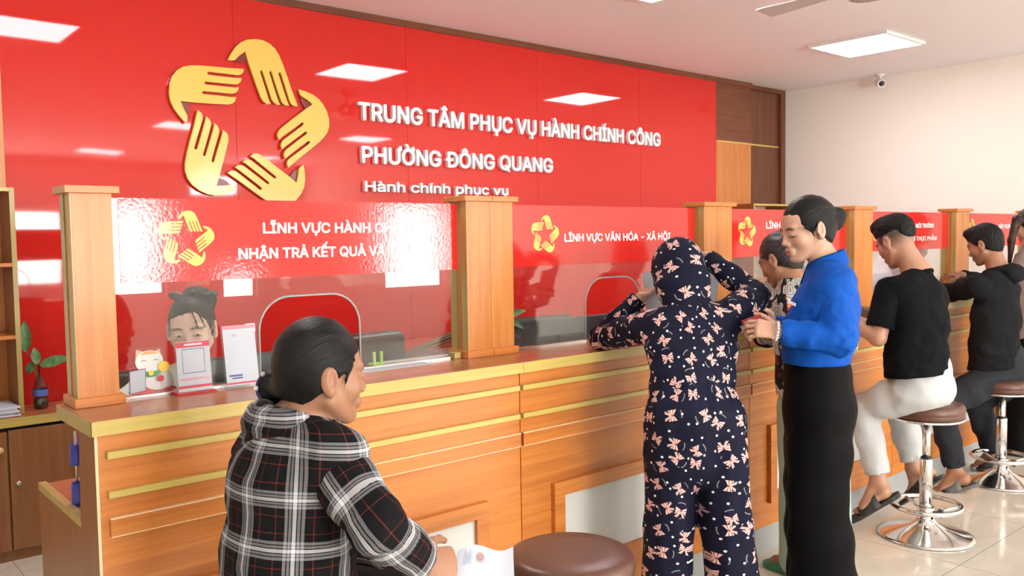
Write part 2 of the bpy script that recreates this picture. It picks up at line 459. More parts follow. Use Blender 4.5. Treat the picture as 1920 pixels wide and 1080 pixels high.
# ceiling light panels
lamp0 = None
spots = [(1.35, 3.33), (4.0, 3.33), (6.65, 3.42), (1.35, -1.0), (4.0, -1.0), (6.65, -1.0), (1.35, -4.6), (4.0, -4.6), (6.65, -4.6)]
LL = {(4.0, 3.33): 'square lit ceiling panel at the top edge, ahead of the ceiling fan', (6.65, 3.42): 'square lit ceiling panel nearest the cream wall, seen whole',
      (1.35, 3.33): 'square lit ceiling panel above the clerk and the first sign'}
for (x, y) in spots:
    if lamp0 is None:
        lamp0 = o = empty('ceiling_light', (x, y, ZC), cat='light', group='ceiling light panels')
        fr = MB()
        for (a, b) in (((-.32, -.32), (.32, -.30)), ((-.32, .30), (.32, .32)), ((-.32, -.30), (-.30, .30)), ((.30, -.30), (.32, .30))):
            fr.box((x+a[0], y+a[1], ZC-0.022), (x+b[0], y+b[1], ZC))
        fr.build('frame', M['white_plastic'], o)
        box('diffuser', (x-.30, y-.30, ZC-0.018), (x+.30, y+.30, ZC-0.010), M['lamp'], o)
    else:
        o = copy_tree(lamp0); o.location = (x, y, ZC)
    o['label'] = LL.get((x, y), 'square lit ceiling panel behind the viewer, seen mirrored in the red wall')
# ceiling fan, hub at the top edge of the view
fc = on_z(1626, -4, 2.74)
fan = empty('ceiling_fan', (fc[0], fc[1], ZC), 'grey ceiling fan with long flat blades hanging by the lit panel', 'ceiling fan')
MB().lathe((fc[0], fc[1], 0), [(0, 3.0), (0.06, 3.0), (0.055, 2.95), (0.014, 2.93), (0.014, 2.86), (0, 2.86)], 24).build('down_rod', M['steel'], fan)
MB().lathe((fc[0], fc[1], 0), [(0, 2.87), (0.06, 2.87), (0.105, 2.84), (0.115, 2.80), (0.105, 2.755), (0.09, 2.742), (0, 2.738)], 40).build('motor_housing', M['steel'], fan)
MB().lathe((fc[0], fc[1], 0), [(0.106, 2.765), (0.112, 2.762), (0.108, 2.752), (0.095, 2.740), (0.092, 2.744)], 40).build('chrome_ring', M['chrome'], fan)
M['fan_blade'] = plain('pale_grey_blade', (0.60, 0.56, 0.56), 0.5)
tip = on_z(1392, 36, 2.80)
a0 = math.atan2(tip[1]-fc[1], tip[0]-fc[0])
for k in range(3):
    a = a0+2*PI*k/3; d = V(math.cos(a), math.sin(a), 0); w = V(-d[1], d[0], 0.12)
    o_ = V(fc[0], fc[1], 2.80)
    MB().prism([(0.16, -0.035), (0.60, -0.075), (0.66, -0.07), (0.66, 0.07), (0.60, 0.075), (0.16, 0.035)], o_, d, w, (0, 0, 0.006)).build('blade', M['fan_blade'], fan)
# dome camera on the cream wall
cc = V(8.02, 3.99, 2.93)
cv = empty('security_camera', (cc[0], cc[1], ZC), 'small white bullet security camera at the top of the cream wall', 'security camera')
MB().lathe((cc[0], cc[1], 0), [(0, 3.0), (0.045, 3.0), (0.045, 2.985), (0.014, 2.978), (0.014, 2.95), (0, 2.95)], 24).build('mount', M['white_plastic'], cv)
dirv = V(-0.72, -0.62, -0.30); dirv /= np.linalg.norm(dirv)
MB().lathe(cc+V(0, 0, -0.01)-dirv*0.05, [(0, 0), (0.036, 0.0), (0.040, 0.01), (0.040, 0.115), (0.036, 0.12), (0.031, 0.118), (0.031, 0.108), (0, 0.108)], 28, dirv).build('housing', M['white_plastic'], cv)
MB().lathe(cc+V(0, 0, -0.01)+dirv*0.059, [(0, 0.003), (0.022, 0.003), (0.022, 0)], 24, dirv).build('lens', M['black'], cv)

# ------------------------------------------------------------------ lettering and emblem on the red wall
big = empty('wall_emblem', (2.22, YW, 2.205), 'large yellow star of five hands mounted on the red wall', 'emblem')
emblem(2.22, 2.205, 0.39, YW-0.012, 0.018, big)
def wl(name, txt, x0, x1, zb, cap, label, bold=0.035):
    return tag(lettering(name, txt, M['white_letter'], x0, x1, zb, cap, YW-0.001, 0.03, bold=bold), label, 'wall lettering')
wl('wall_lettering', 'TRUNG TÂM PHỤC VỤ HÀNH CHÍNH CÔNG', 2.958, 5.996, 2.300, 0.155, 'longest line of white raised capitals on the red wall, starting TRUNG TÂM', 0.032)
wl('wall_lettering', 'PHƯỜNG ĐÔNG QUANG', 2.975, 4.688, 2.020, 0.148, 'second line of white raised capitals on the red wall, PHƯỜNG ĐÔNG QUANG', 0.032)
wl('wall_lettering', 'Hành chính phục vụ', 2.99, 4.225, 1.832, 0.092, 'lowest white line in small letters on the red wall, half behind a post', 0.03)

# ------------------------------------------------------------------ the service counter, units 1.4 m long
Y0, UL, X0 = 2.29, 1.4, 0.585
LAB = ['orange wooden counter unit at the left end, with a stepped end panel',
       'orange wooden counter unit beside the brown stool, where the hooded woman leans',
       'orange wooden counter unit behind the woman in the blue shirt', 'orange wooden counter unit in front of the man in the black t-shirt',
       'orange wooden counter unit in front of the man in the dark hoodie', 'far orange wooden counter unit against the cream wall']
def counter_unit(x0, x1, end=False):
    c = empty('service_counter', (x0, Y0, 0), cat='counter', group='counter units in one row')
    e = 0.008
    MB().box((x0+(0.018 if end else e/4), Y0, 0.12), (x1-e/4, Y0+0.14, 1.028)).build('front_panel', M['wood_h'], c)
    box('kickboard', (x0+(0.018 if end else 0), Y0+0.005, 0), (x1, Y0+0.02, 0.12), M['kick'], c)
    box('countertop', (x0-(0.012 if end else -0.0008), Y0-0.021, 1.0305), (x1-0.0008, 2.60, 1.067), M['wood_top'], c)
    ed = MB().box((x0-(0.014 if end else -0.0008), Y0-0.0235, 1.030), (x1-0.0008, Y0-0.021, 1.0665))
    ed.build('gold_edge', M['gold'], c)
    if end: box('gold_edge', (x0-0.0145, Y0-0.0235, 1.030), (x0-0.012, 2.60, 1.0665), M['gold_v'], c)
    s0 = x0+(0.022 if end else 0.0); 
    for z0, z1 in ((0.9665, 0.985), (0.867, 0.8845)):
        box('gold_strip', (s0+0.002, Y0-0.018, z0), (x1-0.012, Y0, z1), M['gold'], c, bev=0.001)
    box('raised_band', (s0+0.004, Y0-0.014, 0.768), (x1-0.008, Y0, 0.813), M['wood_h'], c)
    MB().box((s0+0.004, Y0-0.0145, 0.8125), (x1-0.008, Y0, 0.8155)).box((s0+0.004, Y0-0.0145, 0.7665), (x1-0.008, Y0, 0.769)).build('band_edging', M['edge_light'], c)
    # white panel in a raised frame
    fa, fb, ft, fz = x0+0.145, x1-0.165, 0.605, 0.232
    w = 0.052
    fr = MB()
    fr.box((fa, Y0-0.022, ft-w), (fb, Y0, ft)).box((fa, Y0-0.022, fz), (fa+w, Y0, ft-w)).box((fb-w, Y0-0.022, fz), (fb, Y0, ft-w)).box((fa+w, Y0-0.022, fz), (fb-w, Y0, fz+w))
    f = fr.build('panel_frame', M['wood_h'], c)
    box('white_panel', (fa+w, Y0-0.006, fz+w), (fb-w, Y0-0.001, ft-w), M['panel_white'], f)
    box('work_desk', (x0+0.018, Y0+0.14, 0.755), (x1, 2.92, 0.775), M['wood_top'], c)
    return c
units = []
for i in range(6):
    x0 = X0+UL*i; x1 = min(x0+UL, XR-0.005)
    if i in (0, 1, 5): u = counter_unit(x0, x1, i == 0)
    else: u = copy_tree(units[1]); u.location.x = x0
    u['label'] = LAB[i]; units.append(u)
c = units[0]
# stepped end panel of the left unit
prof = [(Y0, 0), (2.93, 0), (2.93, 0.755), (2.462, 0.755), (2.432, 0.775), (2.432, 1.03), (Y0, 1.03)]
prof = [(Y0, 0), (2.93, 0), (2.93, 0.757), (2.455, 0.757), (2.455, 0.80), (2.435, 1.03), (Y0, 1.03)]
MB().prism(prof, (X0, 0, 0), (0, 1, 0), (0, 0, 1), (0.018, 0, 0)).build('end_panel', M['wood_shaded'], c)
box('front_edge', (X0+0.005, Y0-0.0015, 0), (X0+0.019, Y0, 1.03), M['wood_h'], c)
MB().box((X0-0.0015, Y0-0.003, 0), (X0+0.005, Y0+0.001, 1.03)).build('edge_line', M['edge_light'], c)
box('gold_edge', (X0-0.002, 2.456, 0.757), (X0+0.02, 2.93, 0.779), M['gold_v'], c)

# ------------------------------------------------------------------ posts and glass screens
PZ0, PZ1 = 1.067, 1.64
PL = {0: 'narrow wooden post at the left end of the counter, beside the first sign', 1: 'wide wooden post between the first and second red signs',
      2: 'wide wooden post behind the raised arm of the hooded woman', 3: 'wide wooden post behind the back of the woman in blue',
      4: 'wide wooden post between the two seated men', 5: 'wide wooden post beyond the man in the dark hoodie'}
def post(xa, xb, n):
    p = empty('partition_post', ((xa+xb)/2, 2.54, PZ0), cat='post', group='counter posts')
    w = (xb-xa)/n
    for k in range(n):
        a = xa+w*k
        o = MB().box((a+0.0007, 2.492, PZ0), (a+w-0.0007, 2.588, PZ1)).build('column', M['wood_v'], p)
    MB().box((xa-0.002, 2.488, PZ0), (xa, 2.522, PZ1)).box((xa-0.002, 2.555, PZ0), (xa, 2.59, PZ1)).build('gold_edge', M['gold_v'], p)
    k = MB()
    for j in range(n):
        a = xa+w*j
        k.box((a-(0.016 if j == 0 else -0.0007), 2.474, PZ1), (a+w+(0.016 if j == n-1 else -0.0007), 2.606, PZ1+0.020), 0.0015)
    k.build('cap', M['wood_h'], p)
    k = MB()
    for j in range(n):
        a = xa+w*j
        k.box((a-(0.012 if j == 0 else -0.0007), 2.478, PZ0), (a+w+(0.012 if j == n-1 else -0.0007), 2.602, PZ0+0.026), 0.0015)
    k.build('foot', M['wood_h'], p)
    return p
PX = [(0.601, 0.706), (1.915, 2.138), (3.318, 3.536), (4.718, 4.937), (6.085, 6.310), (7.48, 7.70)]
posts = []
for i, (a, b) in enumerate(PX):
    if i < 2: p = post(a, b, 1 if i == 0 else 2)
    else: p = copy_tree(posts[1]); p.location.x = (a+b)/2
    p['label'] = PL[i]; posts.append(p)

GL = ['glass screen with the first red sign, in front of the seated clerk', 'glass screen with the second red sign, beside the hooded woman',
      'glass screen with the red sign partly behind the woman in blue', 'glass screen with the red sign behind the man in the black t-shirt',
      'glass screen with the red sign behind the man in the dark hoodie']
ARCH = [(1.135, 1.492), (2.573, 2.915), (4.0, 4.34), (5.4, 5.74), (6.75, 7.09)]
def arch_pts(a, b, zt, r, n=8):
    P = [(a, PZ0), (a, zt-r)]
    P += [(a+r-r*math.cos(PI/2*k/n), zt-r+r*math.sin(PI/2*k/n)) for k in range(1, n+1)]
    P += [(b-r+r*math.sin(PI/2*k/n), zt-r+r*math.cos(PI/2*k/n)) for k in range(0, n+1)]
    return P+[(b, PZ0)]
GY = 2.536
SIGN = [
 [('LĨNH VỰC HÀNH CHÍNH', 1.157, 1.715, 1.531, 0.044), ('NHẬN TRẢ KẾT QUẢ VÀ THU', 1.076, 1.700, 1.453, 0.044)],
 [('LĨNH VỰC VĂN HÓA - XÃ HỘI', 2.452, 3.123, 1.487, 0.043)],
 [('LĨNH VỰC', 3.896, 4.16, 1.535, 0.044)],
 [('NÔNG NGHIỆP - MÔI TRƯỜNG', 5.25, 5.848, 1.533, 0.036), ('AN TOÀN THỰC PHẨM', 5.36, 5.89, 1.450, 0.036)],
 [('ĐẤT ĐAI - XÂY DỰNG', 6.66, 7.20, 1.525, 0.038)]]
EMB = [(0.918, 1.514, 0.0635), (2.343, 1.516, 0.0585), (3.724, 1.517, 0.0585), (5.09, 1.517, 0.0585), (6.46, 1.517, 0.0585)]
for i in range(5):
    xa, xb = PX[i][1], PX[i+1][0]
    a, b = ARCH[i]
    g = empty('glass_screen', ((xa+xb)/2, GY, PZ0), GL[i], 'glass screen', 'glass screens on the counter')
    poly = [(xa+0.001, PZ0+0.001)]+[(x, max(z, PZ0+0.001)) for x, z in arch_pts(a, b, 1.330, 0.105)]+[(xb-0.001, PZ0+0.001), (xb-0.001, 1.632), (xa+0.001, 1.632)]
    MB().prism(poly, (0, GY, 0), (1, 0, 0), (0, 0, 1), (0, 0.006, 0)).build('pane', M['glass'], g)
    MB().tube([(x, GY+0.003, z) for x, z in arch_pts(a, b, 1.330, 0.105)], 0.0034, 8).build('polished_edge', M['glass_edge'], g)
    ya = GY-0.0015
    sa, sb = (0.733, 1.905) if i == 0 else (xa+0.004, xb-0.018)
    s = box('sign', (sa, ya, 1.392), (sb, GY-0.0002, 1.632), M['red_film'], g)
    for (tx, x0, x1, zb, cap) in SIGN[i]:
        lettering('lettering', tx, M['white_letter'], x0, x1, zb, cap, ya, 0.0012, s, 0.034)
    ex, ez, er = EMB[i]
    emblem(ex, ez, er, ya, 0.0012, s, False)
    MB().box((xa+0.012, GY-0.005, PZ0), (a-0.004, GY+0.011, PZ0+0.007)).build('floor_channel', M['steel'], g)
    box('floor_channel', (b+0.004, GY-0.005, PZ0), (xb-0.05, GY+0.011, PZ0+0.007), M['steel'], g)
    # felt pads of the screen by the post foot
    box('clamp', (xb-0.045, GY-0.02, PZ0), (xb-0.014, GY+0.02, PZ0+0.022), M['gold_v'], g, bev=0.002)
# ================================================================== furniture and small things
# ------------------------------------------------------------------ bar stools
ST_LAB = ['empty brown round stool in front of the counter, nearest to the viewer', 'brown round stool on a chrome foot under the man in light trousers',
          'brown round stool on a chrome foot under the man in the dark hoodie', 'brown round stool under the woman in the plaid shirt']
def make_stool(x, y):
    s = empty('bar_stool', (x, y, 0), ST_LAB[0], 'stool', 'round brown bar stools')
    R, zt = 0.172, 0.672
    prof = [(0, zt-0.004), (R*0.55, zt-0.001), (R*0.86, zt-0.003), (R*0.95, zt-0.010), (R*0.99, zt-0.022), (R, zt-0.034), (R*0.995, zt-0.044), (R*0.985, zt-0.047), (R*0.992, zt-0.052), (R*0.985, zt-0.066), (R*0.94, zt-0.072), (0, zt-0.072)]
    MB().lathe((x, y, 0), prof, 72).build('seat', M['leather'], s)
    MB().lathe((x, y, 0), [(0.05, zt-0.0725), (R*0.97, zt-0.0725), (R*0.995, zt-0.076), (R*0.985, zt-0.084), (R*0.93, zt-0.084), (0.05, zt-0.078)], 64).build('seat_ring', M['chrome'], s)
    pl = MB().lathe((x, y, 0), [(0, 0.594), (0.075, 0.594), (0.075, 0.585), (0.03, 0.572), (0, 0.572)], 32).build('swivel_plate', M['black'], s)
    MB().lathe((x, y, 0), [(0, 0.58), (0.0185, 0.58), (0.0185, 0.36), (0, 0.36)], 28).build('upper_tube', M['chrome'], s)
    MB().lathe((x, y, 0), [(0.019, 0.388), (0.0285, 0.388), (0.0295, 0.382), (0.0295, 0.08), (0.019, 0.08)], 32).build('lower_tube', M['chrome'], s)
    MB().lathe((x, y, 0), [(0.0188, 0.398), (0.0245, 0.396), (0.0265, 0.386), (0.0188, 0.386)], 32).build('collar', M['black'], s)
    f = MB(); cr, fr, fz = 0.16, 0.0115, 0.155
    ang = math.atan2(0.76, 0.65)
    cx, cy = x, y
    f.tube([(cx+cr*math.cos(2*PI*k/48), cy+cr*math.sin(2*PI*k/48), fz) for k in range(48)], fr, 12, closed=True)
    for a in (ang+0.2, ang+2.3, ang+4.4):
        f.tube([(cx+0.03*math.cos(a), cy+0.03*math.sin(a), fz-0.03), (cx+cr*math.cos(a), cy+cr*math.sin(a), fz)], 0.008, 10)
    f.lathe((x, y, 0), [(0.0296, 0.145), (0.040, 0.145), (0.041, 0.11), (0.036, 0.10), (0.0296, 0.10)], 32)
    f.build('foot_ring', M['chrome'], s)
    a = ang+PI+0.9
    MB().lathe((x+0.04*math.cos(a), y+0.04*math.sin(a), 0.122), [(0, 0), (0.008, 0), (0.008, 0.016), (0.02, 0.018), (0.022, 0.03), (0.016, 0.038), (0, 0.039)], 18, (math.cos(a), math.sin(a), 0)).build('clamp_knob', M['black'], s)
    rb = 0.222
    MB().lathe((x, y, 0), [(0.0, 0.108), (0.036, 0.108), (0.040, 0.090), (0.058, 0.066), (0.10, 0.044), (0.16, 0.026), (0.205, 0.013), (rb, 0.008), (rb, 0.003), (rb-0.006, 0.0), (0, 0.0)], 80).build('base', M['chrome'], s)
    return s
stool0 = make_stool(1.575, 1.62)
for (x, y), l in zip(((4.275, 1.875), (5.53, 1.985), (0.86, 1.675)), ST_LAB[1:]):
    s = copy_tree(stool0); s.location = (x, y, 0); s['label'] = l
for o in COL.objects:                # the third stool is wound down a little
    if o.parent is not None and o.parent.get('label') == ST_LAB[2] and o.name.split('.')[0] in ('seat', 'seat_ring', 'swivel_plate', 'upper_tube'): o.location.z -= 0.045
stools = [o for o in COL.objects if o.name.startswith('bar_stool')]

# ------------------------------------------------------------------ cabinet, bookcases along the back wall
cab = empty('low_cabinet', (0.35, 4.8, 0), 'low brown cabinet along the red wall, with two doors and a golden top edge', 'cabinet')
ct = 0.69
CX1 = 1.62
MB().box((-0.9, 4.645, 0.0), (CX1, 4.95, 0.05)).box((-0.9, 4.645, 0.05), (CX1, 4.95, 0.645)).build('carcass', M['wood_cab'], cab)
MB().box((-0.92, 4.62, 0.648), (CX1, 4.965, ct-0.001)).build('worktop', M['wood_top'], cab)
box('gold_edge', (-0.92, 4.617, 0.648), (CX1, 4.62, ct), M['gold'], cab)
box('painted_gap_shade', (-0.9, 4.641, 0.625), (CX1, 4.6445, 0.646), M['black'], cab)  # black strip standing in for the shade in the gap above the doors
d1 = box('door', (0.30, 4.628, 0.055), (0.797, 4.644, 0.628), M['wood_cab'], cab, bev=0.001)
MB().lathe((0.765, 4.628, 0.545), [(0, 0.026), (0.010, 0.025), (0.0165, 0.018), (0.0165, 0.011), (0.008, 0.005), (0.008, 0), (0, 0)], 24, (0, -1, 0)).build('knob', plain('pale_wood_knob', (0.72, 0.48, 0.22), 0.35), d1)
d2 = MB().box((0.0, 0, 0.055), (0.42, 0.016, 0.632), 0.001)
R = Matrix.Rotation(math.radians(-2.2), 4, 'Z')
for v in d2.bm.verts: v.co = R @ v.co + Vector((0.806, 4.626, 0))
d2 = d2.build('door', M['wood_cab'], cab)
MB().lathe((0.838, 4.627, 0.375), [(0, 0.012), (0.009, 0.012), (0.011, 0.009), (0.011, 0), (0, 0)], 20, (0, -1, 0)).build('lock', M['steel'], d2)
box('door', (1.235, 4.628, 0.055), (1.61, 4.644, 0.628), M['wood_cab'], cab, bev=0.001)

def bookcase(x0, x1, z0, z1, shelves, label, base=None):
    b = empty('bookcase', ((x0+x1)/2, 4.8, z0), label, 'bookcase', 'gold-edged bookcases along the back wall')
    y0, y1, w = 4.72, 4.985, 0.018
    for a in (x0, x1-w): 
        box('side_panel', (a, y0+0.003, z0), (a+w, y1, z1), M['wood_shaded'], b)
        box('gold_edge', (a-0.002, y0, z0), (a+w+0.002, y0+0.003, z1), M['gold_v'], b)
    for z in [z1-w]+shelves:
        box('shelf', (x0+w, y0+0.006, z), (x1-w, y1-0.005, z+w), M['wood_h'], b)
        if z == z1-w: box('gold_edge', (x0+w, y0, z), (x1-w, y0+0.005, z+w), M['gold'], b)
    box('back_board', (x0+w, y1-0.005, z0), (x1-w, y1, z1-w), M['white_wall'], b)
    return b
bookcase(-0.05, 0.893, ct, 1.785, [1.055, 1.405], 'open gold-edged bookcase on the low cabinet at the left edge')
bookcase(7.05, 7.66, 0.69, 1.80, [1.06, 1.42], 'gold-edged bookcase against the brown panels, seen above and through the third sign')
cab2 = empty('low_cabinet', (7.4, 4.8, 0), 'low brown cabinet below the far bookcase, behind the third glass screen', 'cabinet')
box('carcass', (6.3, 4.645, 0), (8.0, 4.95, 0.648), M['wood_cab'], cab2)
box('worktop', (6.3, 4.62, 0.648), (8.0, 4.965, 0.689), M['wood_top'], cab2)
box('door', (6.5, 4.63, 0.05), (7.0, 4.645, 0.63), M['wood_cab'], cab2)
box('door', (7.01, 4.63, 0.05), (7.5, 4.645, 0.63), M['wood_cab'], cab2)

# papers on the low cabinet
for i in range(5):
    z = ct+0.0008+i*0.0085
    mb = MB(); a = 0.05*math.sin(i*2.1)
    mb.box((-0.17, -0.12, 0), (0.17, 0.12, 0.008), 0.001, mi=0)
    Rz = Matrix.Rotation(a, 3, 'Z')
    for v in mb.bm.verts: v.co = Rz @ v.co + Vector((0.692+0.006*math.cos(i*3.0), 4.775+0.004*i, z))
    o = mb.build('paper_stack', M['paper'] if i % 2 else plain('bluish_paper', (0.66, 0.68, 0.80), 0.6), loc=(0.692, 4.77, z))
    tag(o, 'sheaf of loose white papers in the pile on the low cabinet', 'papers', 'sheaves in the pile on the low cabinet')

# pothos cutting in a water bottle
M['leaf'] = NT('pothos_leaf')
t = M['leaf']; n = t.n('TexNoise', {'Vector': t.obj((25, 25, 25)), 'Scale': 1.0, 'Detail': 2.0})
t.set(col=t.ramp(n.outputs[0], [(0.35, (0.05, 0.17, 0.05)), (0.7, (0.17, 0.30, 0.12))]), rough=0.35); M['leaf'] = t.m
M['stem'] = plain('reddish_stem', (0.22, 0.13, 0.06), 0.5)
bp = V(0.985, 4.80, ct)
pl = empty('potted_pothos', bp, 'pothos cutting in a clear plastic water bottle on the low cabinet', 'plant')
bt = MB().lathe(bp, [(0, 0.002), (0.030, 0.0), (0.034, 0.008), (0.034, 0.045), (0.031, 0.05), (0.034, 0.055), (0.034, 0.11), (0.028, 0.135), (0.014, 0.155), (0.013, 0.17)], 28).build('bottle', glassmat('bottle_plastic', (0.70, 0.76, 0.76), 0.9), pl)
MB().lathe(bp, [(0, 0.006), (0.031, 0.006), (0.031, 0.055), (0, 0.055)], 24).build('water', plain('murky_water', (0.10, 0.075, 0.05), 0.1), bt)
MB().lathe(bp, [(0.0346, 0.066), (0.0346, 0.098)], 28).build('label_wrap', plain('blue_white_label', (0.10, 0.18, 0.55), 0.4), bt)
def leaf(mb, c, d, n_, L, w):
    """a leaf from c along d, its face towards n_"""
    d = V(*d)/np.linalg.norm(d); n_ = V(*n_); n_ = n_-d*n_.dot(d); n_ /= np.linalg.norm(n_); s_ = np.cross(d, n_)
    N = 9; rows = []
    for i in range(N+1):
        tt = i/N; ww = w*math.sin(PI*min(1, tt*0.94+0.03))**0.75*(1-0.35*tt)
        cc = V(*c)+d*L*tt-n_*L*0.18*tt*tt
        rows.append([cc-s_*ww+n_*ww*0.25, cc-s_*ww*0.5+n_*ww*0.08, cc, cc+s_*ww*0.5+n_*ww*0.08, cc+s_*ww+n_*ww*0.25])
    th = n_*0.0012
    for sgn in (0, 1):
        vv = [[mb.bm.verts.new(tuple(p-th*sgn)) for p in r] for r in rows]
        for a, b in zip(vv, vv[1:]):
            for k in range(4):
                f = mb.bm.faces.new([a[k], a[k+1], b[k+1], b[k]]); f.smooth = True
tocam = CAM-bp; tocam /= np.linalg.norm(tocam)
dL = 4.30
for (pa, pb, w) in (((75, 685), (128, 668), 0.034), ((70, 683), (64, 652), 0.026), ((52, 700), (62, 676), 0.024), ((48, 660), (46, 602), 0.032)):
    a, b = at(*pa, dL), at(*pb, dL)
    L = np.linalg.norm(b-a)
    mb = MB(); leaf(mb, a, b-a, tocam+V(0, 0, 0.35), L, w); mb.build('leaf', M['leaf'], pl)
    MB().tube([bp+V(0, 0, 0.10), (bp+V(0, 0, 0.19)+a)/2+V(0, 0, 0.02), a], 0.0028, 8).build('stem', M['stem'], pl)

# palm-like plant behind the second post
pp = V(2.72, 4.62, 0)
pk = empty('potted_plant', pp, 'dark green leafy plant standing behind the second post', 'plant')
MB().lathe(pp, [(0, 0), (0.10, 0), (0.14, 0.26), (0.15, 0.28), (0.135, 0.28), (0.125, 0.24), (0, 0.24)], 32).build('pot', plain('terracotta_pot', (0.30, 0.12, 0.06), 0.6), pk)
tips = []
for k, (px, py, py0) in enumerate(((984, 578, 600), (984, 610, 588), (968, 622, 592), (940, 560, 600), (930, 600, 610), (900, 585, 620), (955, 640, 630), (915, 625, 640))):
    b = at(px, py, 5.05); a = at(930 if px > 940 else 925, py0, 5.05)
    MB().tube([pp+V(0, 0, 0.24), pp+V(0.0, 0.0, 0.7), a], 0.007, 8).build('stem', M['stem'], pk)
    mb = MB(); leaf(mb, a, b-a, tocam+V(0, 0, 0.5), np.linalg.norm(b-a), 0.035); mb.build('leaf', M['leaf'], pk)

# ------------------------------------------------------------------ office chairs and screens behind the counter
def office_chair(cx, cy, rz, zt, width, mat, label):
    """a padded office chair; its back reaches zt and faces rz"""
    c = empty('office_chair', (cx, cy, 0), label, 'chair', 'office chairs behind the counter', rz=0)
    f = V(math.cos(rz), math.sin(rz), 0); s_ = V(-f[1], f[0], 0)
    def padbox(name, ctr, half, tilt=0.0, bev=0.05):
        b = MB().box(-V(*half), V(*half), bev, seg=4)
        Rm = Matrix(((f[0], s_[0], 0), (f[1], s_[1], 0), (0, 0, 1))) @ Matrix.Rotation(tilt, 3, 'Y')
        for v in b.bm.verts:
            k = v.co.y/half[1]
            v.co.x += -0.05*(1-k*k) if name == 'backrest' else 0
            if name == 'backrest' and v.co.z > 0: v.co.z -= 0.02*k*k
            v.co = Rm @ v.co + Vector(ctr)
        return b.build(name, mat, c, smooth=True)
    h = 0.34
    padbox('backrest', V(cx, cy, zt-h)-f*0.2, (0.045, width/2, h), -0.12, 0.04)
    padbox('seat', V(cx, cy, 0.46), (0.25, 0.25, 0.045), 0, 0.04)
    for sg in (-1, 1):
        p = V(cx, cy, 0)+s_*sg*0.27
        MB().tube([p+V(0, 0, .45), p+V(0, 0, .66)+f*0.1, p+V(0, 0, .67)-f*0.15], 0.018, 10).build('armrest', M['black'], c)
    MB().lathe((cx, cy, 0), [(0, 0.42), (0.05, 0.42), (0.028, 0.38), (0.028, 0.09), (0, 0.09)], 20).build('column', M['black'], c)
    for k in range(5):
        a = rz+0.3+2*PI*k/5
        e = V(cx+0.28*math.cos(a), cy+0.28*math.sin(a), 0)
        l = MB().tube([V(cx, cy, 0.10), e+V(0, 0, 0.075)], [0.025, 0.016], 10).build('leg', M['black'], c)
        MB().lathe(e+V(0, 0, 0.03)-V(-math.sin(a), math.cos(a), 0)*0.02, [(0, 0), (0.03, 0), (0.03, 0.04), (0, 0.04)], 20, (-math.sin(a), math.cos(a), 0)).build('caster', M['black'], l)
    return c
office_chair(2.19, 3.42, -PI/2+0.12, 1.072, 0.50, M['leather_dark'], 'empty dark brown padded office chair behind the first glass screen')
cq = at(318, 700, 3.50)
office_chair(cq[0], cq[1], -PI/2-0.35, 0.985, 0.50, M['leather_dark'], 'dark brown office chair the clerk by the first screen sits on')
office_chair(3.50, 3.62, -PI/2-0.05, 1.05, 0.52, M['charcoal'], 'black padded office chair behind the second glass screen')
def monitor(x, y, z0, w, h, rz, label):
    m_ = empty('computer_monitor', (x, y, 0.775), label, 'monitor', 'monitors on the work desk')
    R3 = Matrix.Rotation(rz, 3, 'Z')
    mb = MB().box((-w/2, -0.014, z0), (w/2, 0.014, z0+h), 0.006).box((-w*0.3, -0.03, z0+h*0.2), (w*0.3, -0.012, z0+h*0.75), 0.008)
    for v in mb.bm.verts: v.co = R3 @ v.co + Vector((x, y, 0))
    mb.build('housing', M['charcoal'], m_)
    mb = MB().box((-w/2+0.012, 0.0142, z0+0.015), (w/2-0.012, 0.0150, z0+h-0.012))
    for v in mb.bm.verts: v.co = R3 @ v.co + Vector((x, y, 0))
    mb.build('screen', M['black'], m_)
    mb = MB().box((-0.03, -0.045, 0.785), (0.03, -0.02, z0+h*0.5), 0.004)
    for v in mb.bm.verts: v.co = R3 @ v.co + Vector((x, y, 0))
    mb.build('neck', M['black'], m_)
    mb = MB().box((-0.11, -0.10, 0.7752), (0.11, 0.08, 0.786), 0.003)
    for v in mb.bm.verts: v.co = R3 @ v.co + Vector((x, y, 0))
    mb.build('stand', M['black'], m_)
    return m_
monitor(1.275, 2.80, 0.83, 0.50, 0.295, 0.10, 'dark monitor seen from behind, between the clerk and the arched opening')
monitor(2.74, 2.74, 0.86, 0.52, 0.29, 0.0, 'black monitor seen from behind through the second glass screen')

# grey tray and papers on the counter behind the first screen
o = MB().box((1.60, 2.56, 1.0672), (1.91, 2.595, 1.078), 0.004).build('grey_tray', plain('grey_tray_plastic', (0.38, 0.38, 0.35), 0.4), loc=(1.76, 2.58, 1.067))
tag(o, 'long grey tray lying on the counter behind the first glass screen', 'tray')
mb = MB().box((1.44, 2.47, 1.0672), (1.74, 2.525, 1.0690))
tag(mb.build('paper_sheet', M['paper'], loc=(1.55, 2.48, 1.067)), 'sheet of white paper on the countertop in the arched opening', 'paper')
cl = empty('phone_holder', (1.577, 2.60, 1.067), 'small lime green two-pronged holder on the counter beside the seated woman', 'holder')
gm = plain('lime_plastic', (0.36, 0.62, 0.12), 0.4)
MB().box((1.555, 2.56, 1.0672), (1.602, 2.60, 1.077), 0.002).build('base', gm, cl)
for xx in (1.560, 1.589): MB().box((xx, 2.565, 1.075), (xx+0.009, 2.578, 1.118), 0.003).build('prong', gm, cl)

